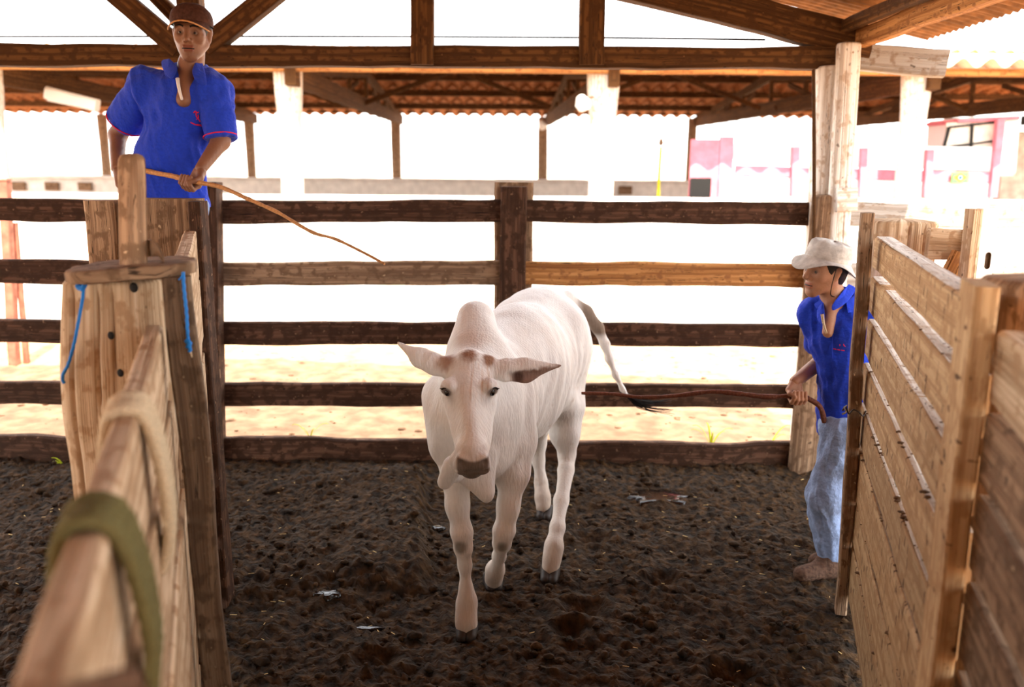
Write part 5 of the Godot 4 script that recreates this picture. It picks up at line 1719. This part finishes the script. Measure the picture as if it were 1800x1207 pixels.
func make_watcher() -> void:
	var t := thing("person", "man in a peaked cap and blue polo standing above the left fence with a stick", "person", Vector3(-1.62, 0.93, -4.2))
	var hx := Transform3D(Basis.from_euler(Vector3(0.10, 0.12, -0.03)), Vector3(-1.468, 2.582, -4.09))
	var stick_at := Vector3(-1.454, 1.934, -3.900)
	var sdir := (Vector3(-1.154, 1.874, -3.720) - Vector3(-1.667, 1.965, -3.980)).normalized()
	var lh := frame(Vector3.ZERO, -sdir, Vector3(-0.25, -0.80, 0.35))
	lh.origin = stick_at - lh.basis.y * 0.078 - lh.basis.z * 0.03
	var rh := frame(Vector3(-1.856, 1.986, -4.080) , Vector3(0.3, 0.2, 0.95), Vector3(0.15, -0.9, 0.25))
	var sR := Vector3(-1.725, 2.365, -4.16)
	var sL := Vector3(-1.400, 2.350, -4.14)
	var eR := Vector3(-1.925, 2.145, -4.27)
	var eL := Vector3(-1.365, 2.115, -4.09)
	var b := Body.new()
	var Zf := Vector3(0.1, 0, 0.99).normalized()
	# trunk and legs under the clothes
	b.add(Vector3(-1.565, 2.27, -4.16), Vector3(-1.62, 2.0, -4.17), 0.135, 0.125, 0.06, 1.35, Zf)
	b.add(Vector3(-1.62, 2.0, -4.17), Vector3(-1.635, 1.84, -4.18), 0.125, 0.135, 0.06, 1.3, Zf)
	b.add(sR + Vector3(0.03, 0, 0), sL - Vector3(0.03, 0, 0), 0.058, 0.058, 0.06)
	b.add(Vector3(-1.504, 2.447, -4.115), Vector3(-1.509, 2.295, -4.045), 0.04, 0.034, 0.03)
	b.add(Vector3(-1.515, 2.38, -4.15), hx * Vector3(0, -0.05, -0.022), 0.062, 0.050, 0.035)
	add_head(b, hx)
	b.chain([[sR, 0.056], [eR, 0.041], [rh.origin, 0.027]], 0.02)
	b.chain([[sL, 0.056], [eL, 0.041], [lh.origin, 0.027]], 0.02)
	b.chain([[Vector3(-1.585, 1.80, -4.18), 0.085], [Vector3(-1.60, 1.38, -4.15), 0.055], [Vector3(-1.63, 1.0, -4.19), 0.038]], 0.03)
	b.chain([[Vector3(-1.73, 1.80, -4.18), 0.085], [Vector3(-1.77, 1.38, -4.15), 0.055], [Vector3(-1.82, 1.0, -4.21), 0.038]], 0.03)
	var tone := skin_tone(Color(0.24, 0.112, 0.064), hx)
	var g := Geo.new()
	b.mesh_into(g, AABB(Vector3(-2.02, 0.95, -4.40), Vector3(0.78, 1.54, 0.42)), 0.010, t.position, tone, null, AABB(Vector3(-1.60, 2.455, -4.30), Vector3(0.3, 0.4, 0.5)))
	b.mesh_into(g, AABB(Vector3(-1.60, 2.44, -4.25), Vector3(0.28, 0.30, 0.30)), 0.0035, t.position, tone)
	var hb := Body.new()
	add_fist(hb, lh, -1.0)
	hb.mesh_into(g, AABB(lh.origin - Vector3(0.14, 0.15, 0.14), Vector3(0.28, 0.28, 0.28)), 0.0032, t.position, tone)
	hb = Body.new()
	add_fist(hb, rh, 1.0)
	hb.mesh_into(g, AABB(rh.origin - Vector3(0.14, 0.17, 0.14), Vector3(0.28, 0.28, 0.28)), 0.0036, t.position, tone)
	put("body", g.done(), mats.skin, t)
	add_face(t, hx)
	# polo shirt
	var c := Body.new()
	c.add(Vector3(-1.565, 2.27, -4.16), Vector3(-1.630, 2.02, -4.165), 0.160, 0.146, 0.06, 1.30, Zf)
	c.add(Vector3(-1.630, 2.02, -4.165), Vector3(-1.636, 1.82, -4.17), 0.146, 0.155, 0.06, 1.25, Zf)
	c.add(sR + Vector3(0.02, -0.012, 0), sL - Vector3(0.02, 0.012, 0), 0.068, 0.068, 0.06)
	c.add(Vector3(-1.515, 2.37, -4.15), Vector3(-1.508, 2.415, -4.145), 0.078, 0.062, 0.05)
	var dR := (eR - sR).normalized()
	var dL := (eL - sL).normalized()
	c.add(sR, sR + dR * 0.08, 0.078, 0.076, 0.05)
	c.add(sL, sL + dL * 0.08, 0.078, 0.078, 0.05)
	c.add(Vector3(0, 1.842, 0), Vector3(0.03, -1, 0), 0, 0, 0.01, 1.0, Vector3.ZERO, 2)
	# neck opening and the open placket
	c.add(Vector3(-1.512, 2.44, -4.145), Vector3(-1.50, 2.60, -4.12), 0.062, 0.08, 0.01, 1.0, Zf, 1)
	c.add(Vector3(-1.487, 2.452, -4.070), Vector3(-1.492, 2.276, -3.990), 0.054, 0.004, 0.008, 1.0, Zf, 1)
	var gs := Geo.new()
	c.mesh_into(gs, AABB(Vector3(-1.98, 1.80, -4.40), Vector3(0.76, 0.72, 0.46)), 0.0085, t.position, null, cloth_fold(3.0, 0.022))
	sleeve(gs, sR, dR, 0.245, 0.076, 0.088, t.position)
	sleeve(gs, sL, dL, 0.235, 0.074, 0.074, t.position)
	put("polo_shirt", gs.done(), mats.shirt, t)
	collar(t, Transform3D(Basis.from_euler(Vector3(0.22, 0.08, -0.05)), Vector3(-1.506, 2.456, -4.138)), Vector2(0.064, 0.066), 0.030, 0.55, 0.004, mats.shirt)
	leaf(t, [Vector3(-1.582, 2.482, -4.100), Vector3(-1.629, 2.475, -4.130), Vector3(-1.607, 2.432, -4.080), Vector3(-1.549, 2.386, -4.010), Vector3(-1.528, 2.409, -4.020), Vector3(-1.535, 2.443, -4.060)], mats.shirt)
	leaf(t, [Vector3(-1.459, 2.461, -4.080), Vector3(-1.449, 2.477, -4.130), Vector3(-1.411, 2.418, -4.070), Vector3(-1.391, 2.357, -4.010), Vector3(-1.430, 2.376, -4.000), Vector3(-1.456, 2.418, -4.030)], mats.shirt)
	tube(t, "placket_lining", [Vector3(-1.529, 2.389, -4.040), Vector3(-1.517, 2.340, -4.020), Vector3(-1.500, 2.294, -4.000)], 0.009, 0.006, mats.white, 8, 0.01)
	for q in [[sR + dR * 0.232, dR, 0.0885], [sL + dL * 0.222, dL, 0.0755]]:
		var ring := []
		var side: Vector3 = q[1].cross(Vector3(0.3, 0.1, 0.9)).normalized()
		var sd2: Vector3 = q[1].cross(side)
		for k in 25:
			ring.append(q[0] + (side * cos(TAU * k / 24.0) + sd2 * sin(TAU * k / 24.0)) * float(q[2]))
		tube(t, "sleeve_piping", ring, 0.0032, 0.0032, mats.thread, 6, 0.01)
	emblem(t, c, Vector3(-1.470, 2.202, -4.000), Vector3(1, -0.25, 0).normalized(), Vector3(0.2, 1, 0).normalized(), [[[-0.01, 0.035], [-0.004, 0.045], [0.006, 0.040], [0.012, 0.046]], [[0.0, 0.04], [0.002, 0.022], [0.010, 0.018], [0.010, 0.032]], [[-0.014, 0.008], [-0.006, 0.018], [0.0, 0.006], [0.008, 0.016], [0.016, 0.004]], [[-0.032, -0.004], [-0.01, -0.010], [0.012, -0.012], [0.026, -0.008]], [[-0.028, -0.008], [0.0, -0.015], [0.024, -0.014]]], 0.0026, mats.thread)
	# jeans and boots
	var j := Body.new()
	j.add(Vector3(-1.595, 1.80, -4.18), Vector3(-1.73, 1.80, -4.18), 0.112, 0.112, 0.05)
	j.chain([[Vector3(-1.592, 1.79, -4.18), 0.102], [Vector3(-1.60, 1.40, -4.15), 0.078], [Vector3(-1.63, 1.02, -4.19), 0.066]], 0.03)
	j.chain([[Vector3(-1.73, 1.79, -4.18), 0.102], [Vector3(-1.77, 1.40, -4.15), 0.078], [Vector3(-1.82, 1.02, -4.21), 0.066]], 0.03)
	j.add(Vector3(0, 0.97, 0), Vector3.DOWN, 0, 0, 0.01, 1.0, Vector3.ZERO, 2)
	j.add(Vector3(0, 1.87, 0), Vector3.UP, 0, 0, 0.01, 1.0, Vector3.ZERO, 2)
	flesh(t, "jeans", j, AABB(Vector3(-1.92, 0.94, -4.36), Vector3(0.56, 0.98, 0.36)), 0.011, mats.denim, null, cloth_fold(8.0, 0.012))
	for q in [Vector3(-1.63, 0.925, -4.19), Vector3(-1.82, 0.925, -4.21)]:
		boot(t, q, 0.0)
	# cap
	var cx := hx * Transform3D(Basis.from_euler(Vector3(-0.10, 0.0, 0.0)), Vector3(0, 0.052, -0.008))
	lathe(t, "cap_crown", [Vector2(0.092, -0.012), Vector2(0.0935, 0.01), Vector2(0.091, 0.03), Vector2(0.082, 0.052), Vector2(0.062, 0.072), Vector2(0.035, 0.084), Vector2(0.008, 0.088), Vector2(0.001, 0.0885)], 36, cx, mats.capcloth, func(th, y, r): return Vector2(1.0 + 0.07 * absf(sin(th)) * clampf(1.0 - y * 8.0, 0.0, 1.0), 0.0))
	var rows := []
	var uvs := []
	for side in 2:
		for i in 6:
			var f := i / 5.0
			var row := []
			var ur := []
			for k in 25:
				var th := lerpf(-1.15, 1.15, k / 24.0)
				var rr := 0.090 + f * 0.078 * pow(cos(th * 0.9), 0.7)
				var p := Vector3(sin(th) * (0.092 + f * 0.006), 0.002 - f * 0.018 - 0.030 * f * absf(sin(th)) * absf(sin(th)) + (0.002 if side == 0 else -0.003), cos(th) * rr * 1.05)
				row.append(cx * p - t.position)
				ur.append(Vector2(k, i))
			rows.append(row)
			uvs.append(ur)
	var gb := Geo.new()
	gb.sheet(rows.slice(0, 6), uvs.slice(0, 6), false, true)
	gb.sheet(rows.slice(6, 12), uvs.slice(6, 12), false, false)
	gb.sheet([rows[5], rows[11]], [uvs[5], uvs[11]], false, true)
	put("cap_bill", gb.done(), mats.capcloth, t)
	var rim := []
	for k in 25:
		rim.append(rows[5][k] + t.position + Vector3(0, -0.0005, 0))
	tube(t, "bill_edge", rim, 0.004, 0.004, mats.stick, 6, 0.01)
	hair_cap(t, hx, 0.02)
	# the stick is a thing of its own
	var s := thing("stick", "long pale crooked stick held by the man in the cap", "stick", stick_at)
	tube(s, "shaft", [stick_at - sdir * 0.36, stick_at - sdir * 0.22, stick_at - sdir * 0.1 + Vector3(0, 0.004, 0), stick_at, Vector3(-1.296, 1.912, -3.820), Vector3(-1.154, 1.869, -3.720), Vector3(-0.978, 1.811, -3.600), Vector3(-0.861, 1.762, -3.500), Vector3(-0.788, 1.737, -3.440), Vector3(-0.695, 1.723, -3.360), Vector3(-0.564, 1.682, -3.240), Vector3(-0.475, 1.649, -3.160)], 0.0125, 0.0045, mats.stick, 10, 0.02, 0.0, 0.25)


func hair_cap(parent: Node3D, x: Transform3D, low: float) -> void:
	var h := Body.new()
	var X := x.basis.x.normalized()
	h.add(x * Vector3(0, 0.040, -0.032), x * Vector3(0, 0.036, 0.012), 0.0845, 0.078, 0.03, 1.03, X)
	h.add(x * Vector3(0, -0.02, -0.045), x * Vector3(0, 0.0, -0.04), 0.062, 0.07, 0.03, 1.0, X)
	h.add(x * Vector3(0, 0.02, 0.028 + low), x.basis * Vector3(0, -0.35, 0.95), 0, 0, 0.01, 1.0, X, 2)
	h.add(x * Vector3(0, -0.045, 0), x.basis * Vector3(0, -1, 0.5), 0, 0, 0.01, 1.0, X, 2)
	for s in [-1.0, 1.0]:
		h.ball(x * Vector3(0.085 * s, 0.0, -0.005), 0.024, 0.006, 1.0, X, 1)
	flesh(parent, "hair", h, AABB(x.origin - Vector3(0.13, 0.13, 0.14), Vector3(0.26, 0.28, 0.28)), 0.006, mats.hair)


func boot(parent: Node3D, at: Vector3, turn: float) -> void:
	var b := Body.new()
	b.add(Vector3(0, 0.10, 0), Vector3(0, 0.16, 0), 0.052, 0.050, 0.03)
	b.add(Vector3(0, 0.05, -0.025), Vector3(0, 0.085, 0.0), 0.046, 0.05, 0.03)
	b.add(Vector3(0, 0.05, 0.02), Vector3(0.0, 0.036, 0.15), 0.048, 0.042, 0.04, 0.92, Vector3.RIGHT)
	b.add(Vector3(0, 0.0, 0), Vector3.DOWN, 0, 0, 0.01, 1.0, Vector3.ZERO, 2)
	b.add(Vector3(0, 0.15, 0), Vector3.UP, 0, 0, 0.01, 1.0, Vector3.ZERO, 2)
	var g := Geo.new()
	b.mesh_into(g, AABB(Vector3(-0.08, -0.02, -0.1), Vector3(0.16, 0.22, 0.32)), 0.006, Vector3.ZERO)
	var o := put("boot", g.done(), mats.boot, parent, at - base_of(parent))
	o.rotation.y = turn


func make_gatekeeper() -> void:
	var t := thing("person", "man in a grey bucket hat and blue polo leaning out from behind the plank gate", "person", Vector3(1.6, 0, -4.02))
	var look := Vector3(-0.93, -0.02, 0.36).normalized()
	var hz := look
	var hxx := UP.cross(hz).normalized()
	var hx := Transform3D(Basis(hxx, hz.cross(hxx), hz), Vector3(1.468, 1.532, -4.0))
	hx = hx * Transform3D(Basis.from_euler(Vector3(-0.02, 0, -0.06)), Vector3.ZERO)
	var face := Vector3(-0.50, 0, 0.866)
	var grip := Vector3(1.388, 0.931, -4.000)
	var rh := frame(Vector3.ZERO, Vector3(-1, 0.05, 0.03), Vector3(-0.35, -0.75, 0.45))
	rh.origin = grip - rh.basis.y * 0.078 - rh.basis.z * 0.03
	var sR := Vector3(1.475, 1.325, -4.10)
	var sL := Vector3(1.725, 1.335, -3.95)
	var eR := Vector3(1.575, 1.070, -4.20)
	var eL := Vector3(1.83, 1.07, -3.96)
	var wL := Vector3(1.80, 0.84, -3.88)
	var lh := frame(wL, Vector3(0.0, 0.2, 1.0), Vector3(-0.1, -1.0, 0.1))
	var b := Body.new()
	b.add(Vector3(1.595, 1.22, -4.03), Vector3(1.665, 0.98, -4.03), 0.135, 0.125, 0.06, 1.3, face)
	b.add(Vector3(1.665, 0.98, -4.03), Vector3(1.675, 0.80, -4.03), 0.125, 0.135, 0.06, 1.2, face)
	b.add(sR.lerp(sL, 0.1), sR.lerp(sL, 0.9), 0.058, 0.058, 0.06)
	b.add(Vector3(1.514, 1.387, -3.995), Vector3(1.485, 1.254, -3.945), 0.036, 0.026, 0.03)
	b.add(Vector3(1.560, 1.355, -4.03), hx * Vector3(0, -0.05, -0.022), 0.064, 0.054, 0.035)
	add_head(b, hx)
	b.chain([[sR, 0.056], [eR, 0.041], [rh.origin, 0.029]], 0.02)
	b.chain([[sL, 0.056], [eL, 0.041], [lh.origin, 0.029]], 0.02)
	b.chain([[Vector3(1.625, 0.76, -3.99), 0.085], [Vector3(1.555, 0.43, -3.96), 0.055], [Vector3(1.600, 0.10, -3.98), 0.040]], 0.03)
	b.chain([[Vector3(1.74, 0.76, -4.08), 0.085], [Vector3(1.70, 0.42, -4.12), 0.055], [Vector3(1.72, 0.10, -4.14), 0.040]], 0.03)
	var tone := skin_tone(Color(0.47, 0.235, 0.135), hx)
	var g := Geo.new()
	b.mesh_into(g, AABB(Vector3(1.32, 0.06, -4.32), Vector3(0.64, 1.40, 0.50)), 0.010, t.position, tone, null, AABB(Vector3(1.30, 1.41, -4.2), Vector3(0.4, 0.4, 0.5)))
	b.mesh_into(g, AABB(Vector3(1.33, 1.395, -4.16), Vector3(0.30, 0.28, 0.30)), 0.0035, t.position, tone)
	var hb := Body.new()
	add_fist(hb, rh, 1.0)
	hb.mesh_into(g, AABB(rh.origin - Vector3(0.15, 0.17, 0.14), Vector3(0.30, 0.30, 0.28)), 0.0032, t.position, tone)
	hb = Body.new()
	add_fist(hb, lh, -1.0)
	hb.mesh_into(g, AABB(lh.origin - Vector3(0.14, 0.17, 0.14), Vector3(0.28, 0.28, 0.28)), 0.004, t.position, tone)
	put("body", g.done(), mats.skin, t)
	add_face(t, hx)
	var c := Body.new()
	c.add(Vector3(1.592, 1.225, -4.03), Vector3(1.660, 1.0, -4.03), 0.158, 0.146, 0.06, 1.22, face)
	c.add(Vector3(1.660, 1.0, -4.03), Vector3(1.672, 0.74, -4.03), 0.146, 0.160, 0.06, 1.15, face)
	c.add(sR.lerp(sL, 0.05), sR.lerp(sL, 0.95), 0.072, 0.074, 0.07)
	c.add(Vector3(1.560, 1.34, -4.03), Vector3(1.554, 1.385, -4.03), 0.084, 0.066, 0.05)
	var dR := (eR - sR).normalized()
	var dL := (eL - sL).normalized()
	c.add(sR, sR + dR * 0.06, 0.074, 0.072, 0.05)
	c.add(sL, sL + dL * 0.06, 0.078, 0.078, 0.05)
	c.add(Vector3(0, 0.715, 0), Vector3(0.0, -1, 0.0), 0, 0, 0.01, 1.0, Vector3.ZERO, 2)
	c.add(Vector3(1.555, 1.41, -4.03), Vector3(1.53, 1.56, -4.0), 0.064, 0.08, 0.01, 1.0, face, 1)
	c.add(Vector3(1.494, 1.397, -3.965), Vector3(1.465, 1.243, -3.903), 0.040, 0.004, 0.008, 1.0, face, 1)
	var gs := Geo.new()
	c.mesh_into(gs, AABB(Vector3(1.34, 0.68, -4.36), Vector3(0.66, 0.82, 0.58)), 0.0085, t.position, null, cloth_fold(13.0, 0.022))
	sleeve(gs, sR, dR, 0.21, 0.073, 0.080, t.position)
	sleeve(gs, sL, dL, 0.21, 0.076, 0.082, t.position)
	put("polo_shirt", gs.done(), mats.shirt, t)
	collar(t, Transform3D(Basis.from_euler(Vector3(0.0, -0.52, 0.0)) * Basis.from_euler(Vector3(0.25, 0, 0)), Vector3(1.552, 1.428, -4.026)), Vector2(0.066, 0.068), 0.030, 0.6, 0.004, mats.shirt)
	leaf(t, [Vector3(1.594, 1.474, -4.020), Vector3(1.620, 1.452, -4.000), Vector3(1.555, 1.400, -3.930), Vector3(1.488, 1.367, -3.900), Vector3(1.486, 1.388, -3.920), Vector3(1.541, 1.444, -3.960)], mats.shirt)
	leaf(t, [Vector3(1.461, 1.393, -3.970), Vector3(1.450, 1.359, -4.000), Vector3(1.441, 1.315, -3.970), Vector3(1.449, 1.291, -3.920), Vector3(1.457, 1.332, -3.930)], mats.shirt)
	tube(t, "placket_lining", [Vector3(1.448, 1.342, -3.935), Vector3(1.454, 1.296, -3.920), Vector3(1.464, 1.257, -3.903)], 0.008, 0.005, mats.hemp, 8, 0.01)
	emblem(t, c, Vector3(1.476, 1.185, -3.750), Vector3(1, 0, 0.4).normalized(), UP, [[[-0.014, 0.042], [-0.008, 0.050], [-0.006, 0.030], [-0.007, 0.012]], [[-0.006, 0.040], [0.006, 0.052], [0.010, 0.040], [0.010, 0.018], [0.018, 0.010]], [[-0.034, -0.006], [-0.020, -0.008]], [[-0.016, -0.008], [-0.004, -0.009]], [[0.0, -0.009], [0.016, -0.010]]], 0.0022, mats.thread)
	# pocket edge
	emblem(t, c, Vector3(1.453, 1.250, -3.750), Vector3(1, 0, 0.4).normalized(), UP, [[[-0.02, 0.0], [0.03, -0.002]], [[-0.02, 0.0], [-0.018, -0.06], [-0.012, -0.12]]], 0.0022, mats.shirt, "pocket")
	var j := Body.new()
	j.add(Vector3(1.63, 0.77, -3.99), Vector3(1.74, 0.77, -4.07), 0.118, 0.118, 0.05)
	j.chain([[Vector3(1.630, 0.76, -3.98), 0.112], [Vector3(1.555, 0.43, -3.96), 0.088], [Vector3(1.575, 0.30, -3.97), 0.080], [Vector3(1.605, 0.12, -3.985), 0.064]], 0.03)
	j.chain([[Vector3(1.74, 0.76, -4.08), 0.112], [Vector3(1.70, 0.42, -4.12), 0.085], [Vector3(1.72, 0.12, -4.14), 0.064]], 0.03)
	j.add(Vector3(0, 0.085, 0), Vector3(-0.25, -1, 0), 0, 0, 0.01, 1.0, Vector3.ZERO, 2)
	j.add(Vector3(0, 0.84, 0), UP, 0, 0, 0.01, 1.0, Vector3.ZERO, 2)
	flesh(t, "jeans", j, AABB(Vector3(1.42, 0.02, -4.32), Vector3(0.56, 0.86, 0.50)), 0.009, mats.denim, null, cloth_fold(21.0, 0.02))
	boot(t, Vector3(1.60, -0.01, -3.98), -1.30)
	boot(t, Vector3(1.72, -0.01, -4.14), -1.2)
	hair_cap(t, hx, 0.015)
	# bucket hat
	var cx := hx * Transform3D(Basis.from_euler(Vector3(-0.20, 0.0, -0.06)), Vector3(0, 0.066, -0.010))
	lathe(t, "hat", [Vector2(0.098, -0.012), Vector2(0.150, -0.048), Vector2(0.1525, -0.046), Vector2(0.128, -0.026), Vector2(0.104, -0.008), Vector2(0.102, 0.012), Vector2(0.099, 0.045), Vector2(0.093, 0.066), Vector2(0.080, 0.076), Vector2(0.050, 0.081), Vector2(0.001, 0.082)], 60, cx, mats.hatcloth, func(th, y, r): return Vector2(1.0 + 0.012 * sin(th * 5.0 + y * 40.0) + 0.04 * absf(sin(th)) * (1.0 if r < 0.11 else 0.3), (0.020 * sin(th * 2.0 + 1.2) + 0.012 * sin(th * 3.0)) * smoothstep(0.10, 0.15, r) + 0.004 * sin(th * 7.0) * smoothstep(0.05, 0.08, y)))
	lathe(t, "hat_band", [Vector2(0.1035, -0.008), Vector2(0.1055, -0.002), Vector2(0.1045, 0.010), Vector2(0.102, 0.014)], 60, cx, mats.hatcloth, func(th, y, r): return Vector2(1.0 + 0.012 * sin(th * 5.0 + y * 40.0) + 0.04 * absf(sin(th)), 0.0))
	tube(t, "chin_cord", [hx * Vector3(0.086, 0.03, 0.012), hx * Vector3(0.088, -0.01, 0.022), hx * Vector3(0.078, -0.06, 0.020), hx * Vector3(0.060, -0.10, 0.0), hx * Vector3(0.06, -0.11, -0.04)], 0.0022, 0.0022, mats.black, 6, 0.01)
	var s := thing("stick", "reddish crooked stick held out towards the cow by the man in the bucket hat", "stick", grip)
	tube(s, "shaft", [Vector3(0.356, 0.877, -4.220), Vector3(0.508, 0.880, -4.200), Vector3(0.663, 0.871, -4.170), Vector3(0.825, 0.895, -4.120), Vector3(0.985, 0.927, -4.080), Vector3(1.117, 0.925, -4.050), Vector3(1.248, 0.919, -4.020), grip, Vector3(1.443, 0.915, -3.980), Vector3(1.489, 0.881, -3.970), Vector3(1.514, 0.807, -3.970)], 0.008, 0.013, mats.redstick, 10, 0.02, 0.0, 0.3)


func make_small() -> void:
	# black hose hooked on the rails behind the man
	var t := thing("hose", "black hose looped over the rails behind the man in the bucket hat", "hose", Vector3(1.916, 0.564, -5.450))
	tube(t, "hose_length", [Vector3(1.959, 0.955, -5.500), Vector3(1.935, 0.851, -5.450), Vector3(1.908, 0.720, -5.440), Vector3(1.905, 0.569, -5.430), Vector3(1.901, 0.411, -5.440), Vector3(1.924, 0.239, -5.460)], 0.013, 0.013, mats.black, 8, 0.03)
	# green blades and weeds along the lane
	var rng := RandomNumberGenerator.new()
	rng.seed = 4
	for q in [[Vector3(1.482, 0.000, -6.050), "bright green grass tuft growing at the fence foot right of the cow", 7, 0.20], [Vector3(1.915, 0.000, -6.059), "single broad grass blade by the fence foot near the end post", 2, 0.20], [Vector3(-1.521, 0.000, -6.173), "small yellow green weed in the lane seen through the left bay of the fence", 4, 0.16], [Vector3(-2.985, 0.000, -5.446), "pale weed at the edge of the left pen", 4, 0.12]]:
		t = thing("grass_tuft", q[1], "grass", q[0], "green tufts by the fence")
		for i in q[2]:
			var a := rng.randf() * TAU
			var l: float = q[3] * rng.randf_range(0.7, 1.3)
			var d := Vector3(cos(a), 0, sin(a) * 0.4)
			var g := Geo.new()
			var rows := []
			var uvs := []
			for k in 7:
				var f := k / 6.0
				var w := 0.008 * (1.0 - f * f) + 0.0005
				var p := d * (l * 0.75 * f) + UP * (l * (1.25 * f - 0.75 * f * f) * 1.3 - 0.02)
				var sd := d.cross(UP).normalized() * w
				rows.append([p + sd, p + UP * 0.002, p - sd, p - UP * 0.001])
				uvs.append([Vector2.ZERO, Vector2.ONE, Vector2.ZERO, Vector2.ONE])
			g.sheet(rows, uvs, true)
			put("blade", g.done(), mats.grass, t)
